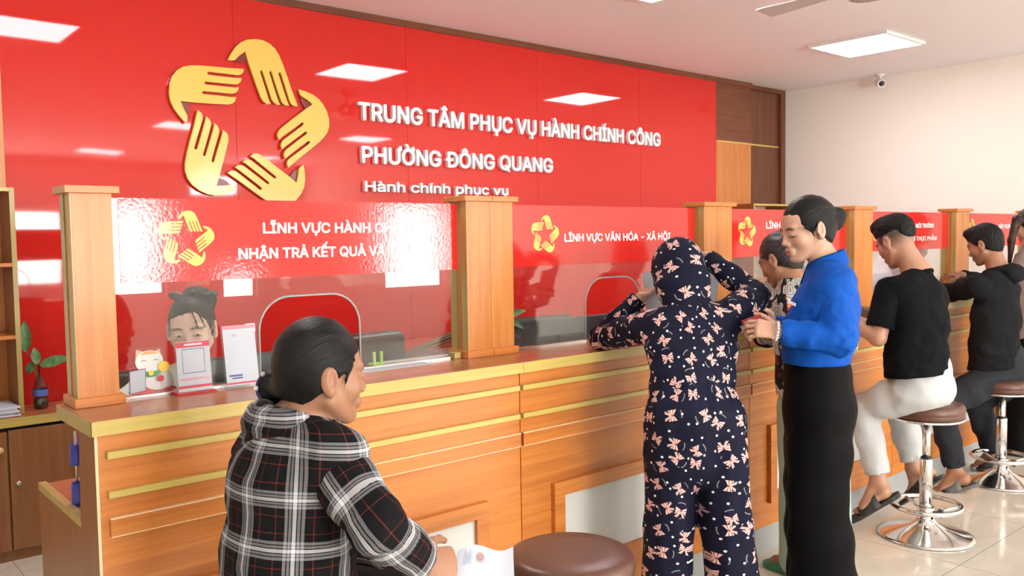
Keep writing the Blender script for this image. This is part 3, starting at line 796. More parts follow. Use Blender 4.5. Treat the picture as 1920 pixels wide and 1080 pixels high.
# ------------------------------------------------------------------ pens in two holders at the stepped end
M['blue'] = plain('blue_plastic', (0.03, 0.04, 0.36), 0.35)
def pen_holder(x, y, z, label, pen):
    h = empty('pen_holder', (x, y, z), label, 'pen holder', 'blue pen holders at the left end')
    MB().lathe((x, y, z), [(0, 0), (0.019, 0), (0.0195, 0.003), (0.0185, 0.062), (0.0165, 0.062), (0.016, 0.01), (0, 0.01)], 24).build('cup', M['blue'], h)
    return h
hb = on_z(149, 945, 0.7752)
lo = pen_holder(hb[0], hb[1], hb[2], 'lower blue pen cup on the low desk at the left end of the counter', None)
MB().tube([hb+V(0, 0.012, 0.01), hb+V(-0.001, 0.013, 0.205)], 0.0032, 10).build('rod', M['steel'], lo)
up = MB().lathe(hb+V(0, 0.0, 0.113), [(0, 0), (0.0185, 0), (0.019, 0.003), (0.018, 0.058), (0.016, 0.058), (0.0155, 0.01), (0, 0.01)], 24).build('upper_cup', M['blue'], lo)
for (dx, dy, zz_, hh, col, lab) in ((0.006, -0.006, 0.010, 0.082, (0.75, 0.72, 0.80), 'white and red pen in the lower blue pen cup'),
                              (0.005, -0.004, 0.125, 0.085, (0.22, 0.05, 0.45), 'purple pen in the upper blue pen cup')):
    p0 = hb+V(dx*0.3, dy*0.3, zz_)
    pe = empty('pen', p0, lab, 'pen', 'pens in the blue cups')
    d_ = V(dx*1.2, dy*1.2, hh)
    MB().tube([p0, p0+d_*0.75], 0.0042, 10).build('barrel', plain('pen_barrel', col, 0.3), pe)
    MB().tube([p0+d_*0.75, p0+d_], [0.0046, 0.0036], 10).build('tip', plain('pen_cap', (0.45, 0.05, 0.12), 0.3), pe)

# ------------------------------------------------------------------ notices on the counter top
def card_stand(pa, pb, ztop, lean, label, foot, style):
    """an acrylic stand holding a printed card; pa, pb are the lower corners on the counter"""
    pa, pb = V(*pa), V(*pb); s = empty('notice_stand', (pa+pb)/2, label, 'notice stand', 'notice stands on the counter')
    w = np.linalg.norm(pb-pa); ux = (pb-pa)/w; back = np.cross(V(0, 0, 1), ux); fr = -back
    up = V(0, 0, 1)*math.cos(lean)+back*math.sin(lean); nrm = np.cross(ux, up)
    h = ztop
    O = pa+V(0, 0, 0.006)
    MB().prism([(0, 0), (w, 0), (w, h), (0, h)], O, ux, up, -nrm*0.004).build('sheet', M['acrylic'], s)
    MB().prism([(-0.004, 0), (w+0.004, 0), (w+0.004, 0.05), (-0.004, 0.05)], pa+V(0, 0, 0.0005)+fr*0.012, ux, back, (0, 0, 0.0055)).build('base', foot, s)
    card = MB().prism([(0.004, 0.002), (w-0.004, 0.002), (w-0.004, h-0.004), (0.004, h-0.004)], O+nrm*0.0003, ux, up, nrm*0.0008).build('card', M['paper'], s)
    def patch(name, x0, y0, x1, y1, mat): return MB().prism([(x0*w, y0*h), (x1*w, y0*h), (x1*w, y1*h), (x0*w, y1*h)], O+nrm*0.0011, ux, up, nrm*0.0003).build(name, mat, card)
    def ring(x0, y0, x1, y1, t_, mat):
        mb = MB()
        for (a, b, c, d) in ((x0, y0, x1, y0+t_), (x0, y1-t_, x1, y1), (x0, y0+t_, x0+t_, y1-t_), (x1-t_, y0+t_, x1, y1-t_)):
            mb.prism([(a*w, b*h), (c*w, b*h), (c*w, d*h), (a*w, d*h)], O+nrm*0.0011, ux, up, nrm*0.0003)
        return mb.build('printed_border', mat, card)
    def word(tx, x0, x1, y, cap, mat, bold=0.05):
        return lettering('lettering', tx, mat, x0*w, x1*w, y*h, cap*h, 0, 0.0003, card, bold, plane=(O+nrm*0.0015, ux, up, nrm))
    style(patch, ring, word); return s
PR = {'red': plain('dark_red_print_ink', (0.50, 0.035, 0.06), 0.5), 'navy': plain('navy_print_ink', (0.06, 0.08, 0.22), 0.5), 'pink': plain('pale_red_print_ink', (0.75, 0.22, 0.25), 0.5),
      'sky': plain('pale_blue_print_ink', (0.42, 0.55, 0.74), 0.5), 'white': M['white_letter']}
def st1(patch, ring, word):
    patch('header', 0.04, 0.86, 0.96, 0.965, PR['red']); word('AGRIBANK', 0.26, 0.76, 0.895, 0.05, PR['white'])
    ring(0.19, 0.36, 0.80, 0.83, 0.012, PR['navy'])
    word('AGRIBANK PLUS', 0.10, 0.90, 0.225, 0.06, PR['pink'], 0.03)
    patch('footer', 0.04, 0.075, 0.96, 0.125, PR['red'])
def st2(patch, ring, word):
    patch('header', 0.03, 0.925, 0.97, 0.985, PR['pink']); ring(0.13, 0.31, 0.93, 0.90, 0.008, PR['sky'])
    patch('text_line', 0.22, 0.225, 0.85, 0.24, PR['sky']); patch('text_line', 0.12, 0.155, 0.5, 0.185, PR['navy'])
    patch('text_line', 0.2, 0.115, 0.5, 0.14, PR['navy']); patch('footer', 0.04, 0.03, 0.96, 0.06, PR['red'])
    word('V', 0.30, 0.42, 0.80, 0.06, PR['pink'])
redac = plain('red_acrylic_base', (0.55, 0.02, 0.03), 0.15)
def on_top(px, py): return on_z(px, py, 1.067)
card_stand(on_top(333, 742), on_top(401, 733), 0.150, 0.10, 'notice stand with a red header and red base, in front of the clerk', redac, st1)
card_stand(on_top(424, 730), on_top(489, 722), 0.185, 0.17, 'taller pale notice stand in clear acrylic, beside the dark monitor', M['acrylic'], st2)

# lucky cat cut-out on an acrylic foot
q0, q1 = on_top(240, 748), on_top(330, 736)
cu = (q1-q0); cw = np.linalg.norm(cu); cu /= cw; cb = np.cross(V(0, 0, 1), cu)
ctd = empty('cat_stand', (q0+q1)/2, 'white lucky cat cut-out with a blank card, on a clear stand beside the post', 'ornament')
O = q0+V(0, 0, 0.004); S = cw/90.0
PM = {'white': plain('white_cat_print', (0.80, 0.79, 0.77), 0.3), 'orange': plain('orange_print', (0.80, 0.36, 0.10), 0.3), 'pinkear': plain('pink_print', (0.80, 0.42, 0.32), 0.3),
      'green': plain('green_print', (0.03, 0.25, 0.08), 0.3), 'gold': plain('yellow_coin_print', (0.90, 0.60, 0.06), 0.3), 'red': plain('red_print', (0.62, 0.03, 0.04), 0.3), 'line': plain('violet_outline_print', (0.20, 0.10, 0.22), 0.4)}
def ell(cx, cy, rx, ry, a0=0, a1=360, n=28): return [(cx+rx*math.cos(math.radians(a0+(a1-a0)*k/n)), cy+ry*math.sin(math.radians(a0+(a1-a0)*k/n))) for k in range(n+(0 if a1-a0 >= 360 else 1))]
lay = [0]
def flat(name, poly, mat, th=0.0008):
    lay[0] += 1
    return MB().prism(poly, O-cb*(0.0012+0.0009*lay[0]), cu*S, (0, 0, S), -cb*th).build(name, mat, ctd)
MB().prism(ell(46, 9, 52, 8), q0+V(0, 0, 0.0006)-cb*0.012, cu*S, -cb*S*2.4, (0, 0, 0.0035)).build('base', M['acrylic'], ctd)
MB().prism([(2, 4), (88, 10), (86, 30), (72, 60), (66, 90), (18, 90), (12, 55), (2, 40)], O, cu*S, (0, 0, S), cb*0.003).build('acrylic_sheet', M['acrylic'], ctd)
flat('cushion', ell(46, 8, 45, 8), PM['red'])
flat('body', ell(56, 28, 28, 20), PM['white']); flat('paw', ell(74, 20, 12, 9), PM['white'])
flat('ear', [(17, 88), (14, 66), (34, 82)], PM['pinkear']); flat('ear', [(60, 86), (64, 64), (46, 80)], PM['pinkear'])
flat('head', ell(40, 64, 26, 21), PM['white'])
flat('forehead_patch', ell(40, 74, 17, 10, 20, 160), PM['orange'])
flat('collar', ell(42, 45, 20, 11, 180, 360), PM['green']); flat('bell', ell(42, 42, 5, 5), PM['gold'])
flat('coin', ell(66, 52, 11, 10), PM['gold'])
for sg in (-1, 1): flat('eye', [(40+sg*7, 66), (40+sg*11, 68), (40+sg*16, 66), (40+sg*16, 65), (40+sg*11, 66.6), (40+sg*7, 65)], PM['line'])
flat('flower', ell(59, 30, 6, 6), PM['red'])
flat('card', [(0, 6), (30, 10), (31, 52), (1, 50)], PM['line']); flat('card', [(1.4, 7.5), (28.7, 11.2), (29.6, 50.6), (2.2, 48.6)], M['paper'])
# ================================================================== implicit surfaces for people and clothes
def unit(v): v = np.asarray(v, float); return v/(np.linalg.norm(v)+1e-12)
def _hash(i, j, k, seed):
    h = (i*374761393 + j*668265263 + k*2147483647 + seed*974711) & 0x7fffffff
    h = ((h ^ (h >> 13))*1274126177) & 0x7fffffff
    return ((h ^ (h >> 16)) & 0xffff)/65535.0
def vnoise(P, seed=0):
    I = np.floor(P).astype(np.int64); f = P-I; f = f*f*(3-2*f)
    r = 0
    for a in (0, 1):
        for b in (0, 1):
            for c in (0, 1):
                w = (f[:, 0] if a else 1-f[:, 0])*(f[:, 1] if b else 1-f[:, 1])*(f[:, 2] if c else 1-f[:, 2])
                r = r+w*_hash(I[:, 0]+a, I[:, 1]+b, I[:, 2]+c, seed)
    return r
class SDF:
    def __init__(s): s.ops = []; s.lo = V(9e9, 9e9, 9e9); s.hi = -s.lo; s.fine = []
    def _b(s, lo, hi): s.lo = np.minimum(s.lo, lo); s.hi = np.maximum(s.hi, hi)
    def seg(s, a, b, ra, rb=None, side=None, k=0.015, sub=False):
        """tapering limb from a to b; ra and rb are a radius or (half width along side, half depth)"""
        a, b = V(*a), V(*b); rb = ra if rb is None else rb
        wa, da = ra if hasattr(ra, '__len__') else (ra, ra); wb, db = rb if hasattr(rb, '__len__') else (rb, rb)
        m_ = max(wa, wb, da, db)
        lo, hi = np.minimum(a, b)-m_, np.maximum(a, b)+m_
        if not sub: s._b(lo, hi)
        s.ops.append(('seg', a, b, wa, da, wb, db, side, k, sub, lo, hi)); return s
    def chain(s, pts, rad, side=None, k=0.015):
        for i in range(len(pts)-1): s.seg(pts[i], pts[i+1], rad[i], rad[i+1], side, k)
        return s
    def ell(s, c, r, R=None, k=0.015, sub=False):
        """ellipsoid; R holds its three axes as rows"""
        c = V(*c); r = V(*r) if hasattr(r, '__len__') else V(r, r, r); m_ = r.max()
        if not sub: s._b(c-m_, c+m_)
        s.ops.append(('ell', c, r, None if R is None else np.array(R, float), k, sub, c-m_, c+m_)); return s
    def cut(s, p, n, rad=None, k=0.0):
        s.ops.append(('cut', V(*p), unit(n), rad, k)); return s
    def fold(s, amp, scale, seed=0, ridge=True, axes=None, within=None):
        s.ops.append(('fold', amp*1.45, V(*scale), seed, ridge, axes, within)); return s
    def mark(s, lo, hi, res): s.fine.append((V(*lo), V(*hi), res)); return s
    def axis(s, i, res):
        lo, hi = s.lo[i]-2*res-0.012, s.hi[i]+2*res+0.012
        out = [lo]; x = lo
        while x < hi:
            st = res
            for a, b, r in s.fine:
                if a[i]-r <= x <= b[i]: st = min(st, r)
                elif x < a[i] < x+st: st = min(st, max(a[i]-x, r))
            x += st; out.append(x)
        return np.array(out)
    def field(s, res):
        ax = [s.axis(i, res) for i in range(3)]
        F = np.full([len(a) for a in ax], 0.3, np.float32)
        for op in s.ops:
            if op[0] == 'cut':
                _, p, n, rad, k = op
                if rad is None: sl = [slice(None)]*3
                else: sl = [slice(*np.searchsorted(ax[i], (p[i]-rad, p[i]+rad))) for i in range(3)]
                X, Y, Z = [ax[i][sl[i]] for i in range(3)]
                d = ((X-p[0])*n[0])[:, None, None]+((Y-p[1])*n[1])[None, :, None]+((Z-p[2])*n[2])[None, None, :]
                G = F[tuple(sl)]
                if rad is not None:
                    q = ((X-p[0])**2)[:, None, None]+((Y-p[1])**2)[None, :, None]+((Z-p[2])**2)[None, None, :]
                    d = np.where(q < rad*rad, d, -1.0)
                F[tuple(sl)] = np.maximum(G, d)
                continue
            if op[0] == 'fold':
                _, amp, sc, seed, ridge, axes, within = op
                idx = np.argwhere(np.abs(F) < 0.028)
                P = np.stack([ax[i][idx[:, i]] for i in range(3)], 1)
                w = 1.0
                if within is not None:
                    w = np.clip(1.3-np.linalg.norm(P-within[0], axis=1)/within[1], 0, 1)
                Q = P if axes is None else P @ np.array(axes).T
                nse = vnoise(Q*sc+17.3, seed)*0.65+vnoise(Q*sc*2.1+5.1, seed+3)*0.35
                h = (np.abs(2*nse-1)*1.6-0.45) if ridge else (nse-0.5)*2
                F[idx[:, 0], idx[:, 1], idx[:, 2]] += (amp*w*h).astype(np.float32)
                continue
            lo, hi = op[-2], op[-1]; k = op[8] if op[0] == 'seg' else op[4]; sub = op[9] if op[0] == 'seg' else op[5]
            mg = k+0.03
            sl = tuple(slice(max(0, np.searchsorted(ax[i], lo[i]-mg)-1), np.searchsorted(ax[i], hi[i]+mg)+1) for i in range(3))
            X = ax[0][sl[0]][:, None, None]; Y = ax[1][sl[1]][None, :, None]; Z = ax[2][sl[2]][None, None, :]
            if op[0] == 'seg':
                _, a, b, wa, da, wb, db, side = op[:8]
                ab = b-a; L = np.linalg.norm(ab)+1e-9; u = ab/L
                px, py, pz = X-a[0], Y-a[1], Z-a[2]
                al = px*u[0]+py*u[1]+pz*u[2]
                t_ = np.clip(al/L, 0, 1)
                if side is None and wa == da and wb == db:
                    r2 = px*px+py*py+pz*pz-al*al
                    ex = al-t_*L
                    d = np.sqrt(np.maximum(r2, 0)+ex*ex)-(wa+(wb-wa)*t_)
                else:
                    sv = side if side is not None else (np.cross(u, V(0, 0, 1)) if abs(u[2]) < 0.95 else V(1, 0, 0))
                    sv = unit(sv-u*np.dot(sv, u)); fv = np.cross(u, sv)
                    w = wa+(wb-wa)*t_; dd = da+(db-da)*t_; mn = np.minimum(w, dd)
                    qs = (px*sv[0]+py*sv[1]+pz*sv[2])/w; qf = (px*fv[0]+py*fv[1]+pz*fv[2])/dd; qa = (al-t_*L)/mn
                    d = (np.sqrt(qs*qs+qf*qf+qa*qa)-1)*mn
            else:
                _, c, r, R = op[:4]
                px, py, pz = X-c[0], Y-c[1], Z-c[2]
                if R is None: q = [px+0*py+0*pz, py+0*px+0*pz, pz+0*px+0*py]
                else: q = [px*R[i][0]+py*R[i][1]+pz*R[i][2] for i in range(3)]
                k0 = np.sqrt(sum((q[i]/r[i])**2 for i in range(3)))
                k1 = np.sqrt(sum((q[i]/r[i]**2)**2 for i in range(3)))+1e-9
                d = k0*(k0-1)/k1
            G = F[sl]; d = d.astype(np.float32)
            if sub:
                d = -d
                h = np.clip(0.5-0.5*(G-d)/max(k, 1e-5), 0, 1) if k > 0 else (d > G).astype(np.float32)
                F[sl] = G*(1-h)+d*h+k*h*(1-h)
            else:
                h = np.clip(0.5+0.5*(G-d)/max(k, 1e-5), 0, 1)
                F[sl] = G*(1-h)+d*h-k*h*(1-h)
        return F, ax
    def mesh(s, name, mat, res=0.01, parent=None, patf=None, loc=None, smooth=1):
        F, ax = s.field(res)
        F = np.where(F == 0, 1e-6, F)
        S = F < 0
        nx, ny, nz = F.shape
        cnt = np.zeros((nx-1, ny-1, nz-1), np.int8)
        for a in (0, 1):
            for b in (0, 1):
                for c in (0, 1): cnt += S[a:nx-1+a, b:ny-1+b, c:nz-1+c]
        I = np.argwhere((cnt > 0) & (cnt < 8))
        ids = np.full(cnt.shape, -1, np.int64); ids[I[:, 0], I[:, 1], I[:, 2]] = np.arange(len(I))
        acc = np.zeros((len(I), 3)); num = np.zeros(len(I))
        C8 = [(a, b, c) for a in (0, 1) for b in (0, 1) for c in (0, 1)]
        for o1 in C8:
            for d in range(3):
                if o1[d]: continue
                o2 = list(o1); o2[d] = 1
                j1 = I+np.array(o1); j2 = I+np.array(o2)
                f1 = F[j1[:, 0], j1[:, 1], j1[:, 2]].astype(float); f2 = F[j2[:, 0], j2[:, 1], j2[:, 2]].astype(float)
                m_ = (f1 < 0) != (f2 < 0)
                tt = np.where(m_, f1/np.where(m_, f1-f2, 1), 0)
                P = np.stack([ax[e][j1[:, e]] for e in range(3)], 1)
                P[:, d] += tt*(ax[d][j2[:, d]]-ax[d][j1[:, d]])
                acc[m_] += P[m_]; num[m_] += 1
        Vt = acc/np.maximum(num, 1)[:, None]
        quads = []
        for d in range(3):
            e1, e2 = (d+1) % 3, (d+2) % 3
            sh = [slice(1, n-1) for n in F.shape]; sh[d] = slice(0, F.shape[d]-1)
            A = S[tuple(sh)]; sh2 = list(sh); sh2[d] = slice(1, F.shape[d]); B = S[tuple(sh2)]
            for fl in (0, 1):
                E = np.argwhere(A & ~B if fl == 0 else ~A & B)
                if not len(E): continue
                off = np.array([1, 1, 1]); off[d] = 0; E = E+off
                def cell(x, y):
                    c = E.copy(); c[:, e1] -= x; c[:, e2] -= y; return ids[c[:, 0], c[:, 1], c[:, 2]]
                q = np.stack([cell(1, 1), cell(0, 1), cell(0, 0), cell(1, 0)], 1)
                quads.append(q if fl == 0 else q[:, ::-1])
        Q = np.concatenate(quads)
        Q = Q[(Q >= 0).all(1)]
        for _ in range(smooth):        # one gentle relaxation
            sm = np.zeros_like(Vt); nn = np.zeros(len(Vt))
            for a in range(4):
                b = (a+1) % 4
                np.add.at(sm, Q[:, a], Vt[Q[:, b]]); np.add.at(nn, Q[:, a], 1)
            sm /= np.maximum(nn, 1)[:, None]
            Vt = np.where((nn > 0)[:, None], Vt*0.6+sm*0.4, Vt)
        me = bpy.data.meshes.new(name)
        me.vertices.add(len(Vt)); me.vertices.foreach_set('co', Vt.ravel())
        me.loops.add(len(Q)*4); me.loops.foreach_set('vertex_index', Q.ravel().astype(np.int32))
        me.polygons.add(len(Q)); me.polygons.foreach_set('loop_start', np.arange(0, len(Q)*4, 4, dtype=np.int32))
        try: me.polygons.foreach_set('loop_total', np.full(len(Q), 4, np.int32))
        except Exception: pass
        me.update(calc_edges=True)
        if patf is not None:
            at_ = me.attributes.new('pat', 'FLOAT_VECTOR', 'POINT')
            at_.data.foreach_set('vector', np.ascontiguousarray(patf(Vt), np.float32).ravel())
        return link(name, me, mat, parent, True, loc)

def tube_pat(pts, rad, ref, seed=0.0):
    """cloth coordinates in metres round and along a chain of points; ref points to where the angle is 0"""
    pts = [V(*p) for p in pts]
    for _ in range(3 if len(pts) > 2 else 0):                  # round the corners so that the pattern bends smoothly
        q = [pts[0]]
        for a, b in zip(pts, pts[1:]): q += [a*0.75+b*0.25, a*0.25+b*0.75]
        pts = q+[pts[-1]]
    def f(P):
        best = np.full(len(P), 9e9); U = np.zeros(len(P)); W_ = np.zeros(len(P)); acc = 0.0
        for i in range(len(pts)-1):
            a, b = pts[i], pts[i+1]; L = np.linalg.norm(b-a); u = (b-a)/L
            q = P-a; al = q @ u; t_ = np.clip(al, 0, L)
            rr = q-np.outer(t_, u); d = np.linalg.norm(rr, axis=1)
            if i == 0: t_ = np.where(al < 0, al, t_)
            if i == len(pts)-2: t_ = np.where(al > L, al, t_)
            rv = unit(V(*ref)-u*np.dot(V(*ref), u)); sv = np.cross(u, rv)
            ang = np.arctan2(q @ sv, q @ rv)
            m_ = d < best; best = np.where(m_, d, best); U = np.where(m_, ang*rad, U); W_ = np.where(m_, acc+t_, W_); acc += L
        return np.stack([U+seed, W_+seed*1.7, np.zeros(len(P))], 1)
    return f

# ------------------------------------------------------------------ skin, hair and cloth
def skin(name, c, lip, stub=(0.02, 0.02, 0.02)):
    t = NT(name); s = t.sep(t.pat())
    n = t.n('TexNoise', {'Vector': t.obj((35, 35, 35)), 'Scale': 1.0, 'Detail': 3.0})
    base = t.mix(t.math('MULTIPLY', n.outputs[0], 0.5), c, tuple(x*y for x, y in zip(c, (0.80, 0.70, 0.66))))
    base = t.mix(s[0], base, lip); base = t.mix(s[1], base, (0.02, 0.014, 0.012)); base = t.mix(s[2], base, stub)
    t.set(col=base, rough=0.48, sss=0.06); t.b.inputs['Subsurface Radius'].default_value = (0.012, 0.004, 0.002)
    n2 = t.n('TexNoise', {'Vector': t.obj((420, 420, 420)), 'Scale': 1.0, 'Detail': 2.0}); t.bump(n2.outputs[0], 0.10, 0.002)
    return t.m
def hairmat(name, c1, c2, rough=0.34):
    t = NT(name); v = t.pat()
    mp = t.n('Mapping', {0: v, 3: (260, 9, 1)}).outputs[0]
    n = t.n('TexNoise', {'Vector': mp, 'Scale': 1.0, 'Detail': 4.0, 'Roughness': 0.65})
    t.set(col=t.ramp(n.outputs[0], [(0.38, c1), (0.75, c2)]), rough=rough, spec=0.22); t.bump(n.outputs[0], 0.55, 0.006); return t.m
def cloth(name, c, rough=0.85, var=0.25, sheen=0.0, weave=900, wrinkle=0.3):
    t = NT(name)
    n = t.n('TexNoise', {'Vector': t.obj((9, 9, 9)), 'Scale': 1.0, 'Detail': 3.0})
    t.set(col=t.mix(t.math('MULTIPLY', n.outputs[0], var), c, tuple(x*0.6 for x in c)), rough=rough, sheen=sheen, spec=0.10)
    n2 = t.n('TexNoise', {'Vector': t.obj((weave, weave, weave)), 'Scale': 1.0, 'Detail': 1.0})
    n3 = t.n('TexNoise', {'Vector': t.obj((10, 10, 7)), 'Scale': 1.0, 'Detail': 2.0, 'Roughness': 0.4, 'Distortion': 0.25})
    crease = t.math('ABSOLUTE', t.math('SUBTRACT', n3.outputs[0], 0.5))
    b1 = t.n('Bump', {'Height': n2.outputs[0], 'Strength': 0.12, 'Distance': 0.001})
    b2 = t.n('Bump', {'Height': crease, 'Strength': wrinkle, 'Distance': 0.03, 'Normal': b1.outputs[0]})
    t.put(t.b.inputs['Normal'], b2)
    return t.m
def plaid():
    t = NT('black_white_plaid_flannel'); u, v, _ = t.sep(t.pat())
    T = 0.102
    K, G, Wt, R_ = (0.006, 0.006, 0.007), (0.27, 0.27, 0.29), (0.68, 0.68, 0.70), (0.17, 0.028, 0.018)
    stops = [(0.0, K), (0.185, R_), (0.205, K), (0.36, G), (0.415, K), (0.435, G), (0.48, K), (0.50, Wt), (0.565, K), (0.585, G), (0.63, K), (0.65, G), (0.705, K), (0.845, R_), (0.865, K)]
    fu = t.math('FRACT', t.math('ADD', t.math('DIVIDE', u, T), 50.0)); fv = t.math('FRACT', t.math('ADD', t.math('DIVIDE', v, T), 50.0))
    a = t.ramp(fu, stops, 'CONSTANT'); b = t.ramp(fv, stops, 'CONSTANT')
    tw = t.math('GREATER_THAN', t.math('FRACT', t.math('MULTIPLY', t.math('ADD', u, v), 420.0)), 0.5)
    c = t.mix(t.math('MULTIPLY_ADD', tw, 0.3, 0.35), a, b)
    t.set(col=c, rough=0.9, spec=0.15)
    n2 = t.n('TexNoise', {'Vector': t.obj((700, 700, 700)), 'Scale': 1.0}); t.bump(n2.outputs[0], 0.15, 0.001)
    return t.m
def bows():
    t = NT('navy_bow_print_cotton'); p = t.pat()
    S = 12.8
    def cells(scale, off, rnd):
        mp = t.n('Mapping', {0: p, 1: (off, off*0.7, 0), 3: (scale, scale, 0)}).outputs[0]
        vo = t.n('TexVoronoi', {'Vector': mp, 'Scale': 1.0, 'Randomness': rnd}, voronoi_dimensions='2D')
        d = t.n('VectorMath', {0: mp, 1: vo.outputs['Position']}, operation='SUBTRACT')
        return d.outputs[0], vo.outputs['Color'], vo.outputs['Distance']
    d, colr, _ = cells(S, 3.3, 0.66)
    x, y, _z = t.sep(d); rnd = t.sep(colr)[0]
    ang = t.math('MULTIPLY_ADD', rnd, 6.4, -3.2)
    cs, sn = t.math('COSINE', ang), t.math('SINE', ang)
    lx = t.math('ADD', t.math('MULTIPLY', x, cs), t.math('MULTIPLY', y, sn)); ly = t.math('SUBTRACT', t.math('MULTIPLY', y, cs), t.math('MULTIPLY', x, sn))
    ax_, ay_ = t.math('ABSOLUTE', lx), t.math('ABSOLUTE', ly)
    wing = t.math('MULTIPLY', t.math('LESS_THAN', ax_, 0.235), t.math('LESS_THAN', ay_, t.math('MULTIPLY_ADD', ax_, 0.66, 0.022)))
    tail = t.math('MULTIPLY', t.math('LESS_THAN', t.math('ABSOLUTE', t.math('SUBTRACT', ax_, t.math('MULTIPLY', ly, -0.55))), 0.055), t.math('MULTIPLY', t.math('LESS_THAN', ly, 0.0), t.math('GREATER_THAN', ly, -0.30)))
    bow = t.math('MAXIMUM', wing, tail)
    stripe = t.math('GREATER_THAN', t.math('SINE', t.math('MULTIPLY', t.math('DIVIDE', ly, t.math('ADD', ax_, 0.12)), 17.0)), 0.35)
    bc = t.mix(stripe, (0.80, 0.62, 0.56), (0.42, 0.10, 0.10))
    knot = t.math('LESS_THAN', t.math('ADD', ax_, ay_), 0.06); bc = t.mix(knot, bc, (0.35, 0.08, 0.08))
    # small curved caption squiggle beside each bow, and dots
    rad_ = t.math('SQRT', t.math('ADD', t.math('MULTIPLY', lx, lx), t.math('MULTIPLY', ly, ly)))
    arc = t.math('MULTIPLY', t.math('LESS_THAN', t.math('ABSOLUTE', t.math('SUBTRACT', rad_, 0.37)), 0.024), t.math('GREATER_THAN', ly, 0.2))
    dash = t.math('MULTIPLY', t.math('GREATER_THAN', t.math('SINE', t.math('MULTIPLY', lx, 110.0)), -0.3), t.math('LESS_THAN', ax_, 0.17))
    arc = t.math('MULTIPLY', arc, dash)
    d2, _c, dist = cells(S*1.7, 7.9, 0.7)
    dot = t.math('LESS_THAN', dist, 0.088)
    far = t.math('GREATER_THAN', rad_, 0.33)
    dot = t.math('MULTIPLY', dot, far)
    base = (0.0055, 0.0065, 0.022)
    c = t.mix(arc, base, (0.40, 0.40, 0.40)); c = t.mix(dot, c, (0.85, 0.82, 0.80)); c = t.mix(bow, c, bc)
    t.set(col=c, rough=0.8, spec=0.2)
    n2 = t.n('TexNoise', {'Vector': t.obj((800, 800, 800)), 'Scale': 1.0}); t.bump(n2.outputs[0], 0.1, 0.001)
    return t.m
def floral():
    t = NT('black_floral_blouse_cloth'); p = t.pat()
    mp = t.n('Mapping', {0: p, 3: (9.5, 9.5, 0)}).outputs[0]
    wob = t.n('TexNoise', {'Vector': mp, 'Scale': 3.0, 'Detail': 2.0})
    mw = t.n('VectorMath', {0: mp, 1: t.n('VectorMath', {0: wob.outputs['Color'], 1: (0.28, 0.28, 0)}, operation='MULTIPLY').outputs[0]}, operation='ADD').outputs[0]
    vo = t.n('TexVoronoi', {'Vector': mw, 'Scale': 1.0, 'Randomness': 0.8}, voronoi_dimensions='2D')
    d = t.sep(t.n('VectorMath', {0: mw, 1: vo.outputs['Position']}, operation='SUBTRACT').outputs[0])
    ang = t.math('ARCTAN2', d[1], d[0])
    pet = t.math('MULTIPLY_ADD', t.math('ABSOLUTE', t.math('SINE', t.math('MULTIPLY', ang, 2.5))), 0.20, 0.27)
    fl = t.math('LESS_THAN', vo.outputs['Distance'], pet)
    rim = t.math('GREATER_THAN', t.math('SINE', t.math('MULTIPLY', vo.outputs['Distance'], 42.0)), 0.1)
    which = t.sep(vo.outputs['Color'])[1]
    fc_ = t.ramp(which, [(0, (0.56, 0.54, 0.50)), (0.40, (0.46, 0.45, 0.42)), (0.66, (0.20, 0.018, 0.026)), (0.80, (0.5, 0.48, 0.44)), (0.92, (0.14, 0.07, 0.03))], 'CONSTANT')
    fc_ = t.mix(rim, fc_, t.mix(0.55, fc_, (0.03, 0.03, 0.03)))
    vo2 = t.n('TexVoronoi', {'Vector': t.n('Mapping', {0: p, 1: (4, 2, 0), 3: (26, 26, 0)}).outputs[0], 'Scale': 1.0}, voronoi_dimensions='2D')
    lf = t.math('LESS_THAN', vo2.outputs['Distance'], 0.24)
    base = t.mix(lf, (0.010, 0.009, 0.010), t.ramp(t.sep(vo2.outputs['Color'])[0], [(0, (0.02, 0.02, 0.02)), (0.5, (0.25, 0.24, 0.20)), (0.75, (0.12, 0.015, 0.02))], 'CONSTANT'))
    t.set(col=t.mix(fl, base, fc_), rough=0.8, spec=0.2); return t.m

M['plaid'] = plaid(); M['bows'] = bows(); M['floral'] = floral()
M['blue_shirt'] = cloth('royal_blue_cotton', (0.005, 0.078, 0.41), 0.62, 0.15)
M['black_trouser'] = cloth('black_trouser_cloth', (0.0022, 0.0022, 0.0028), 0.7, 0.2, wrinkle=0.12)
M['black_tee'] = cloth('black_cotton_jersey', (0.0042, 0.0046, 0.0064), 0.85, 0.2)
M['dark_hoodie'] = cloth('charcoal_sweat_cloth', (0.010, 0.011, 0.013), 0.85, 0.4)
M['light_trouser'] = cloth('light_grey_chino', (0.55, 0.555, 0.56), 0.8, 0.2)
M['grey_trouser'] = cloth('dark_grey_chino', (0.026, 0.028, 0.034), 0.8, 0.25)
M['mint'] = cloth('mint_green_trouser_cloth', (0.38, 0.52, 0.44), 0.8, 0.2)
M['taupe'] = cloth('taupe_shirt_cloth', (0.25, 0.19, 0.175), 0.8, 0.2)
M['white_shirt'] = cloth('white_shirt_cloth', (0.72, 0.74, 0.80), 0.7, 0.2)
M['pale_blouse'] = cloth('pale_patterned_blouse', (0.74, 0.78, 0.70), 0.7, 0.5)
M['black_hair'] = hairmat('black_hair', (0.0022, 0.0022, 0.0026), (0.009, 0.008, 0.008), 0.38)
M['short_hair'] = hairmat('short_black_hair', (0.003, 0.003, 0.0035), (0.012, 0.011, 0.011), 0.6)
M['brown_hair'] = hairmat('dark_brown_hair', (0.012, 0.006, 0.004), (0.06, 0.028, 0.018))
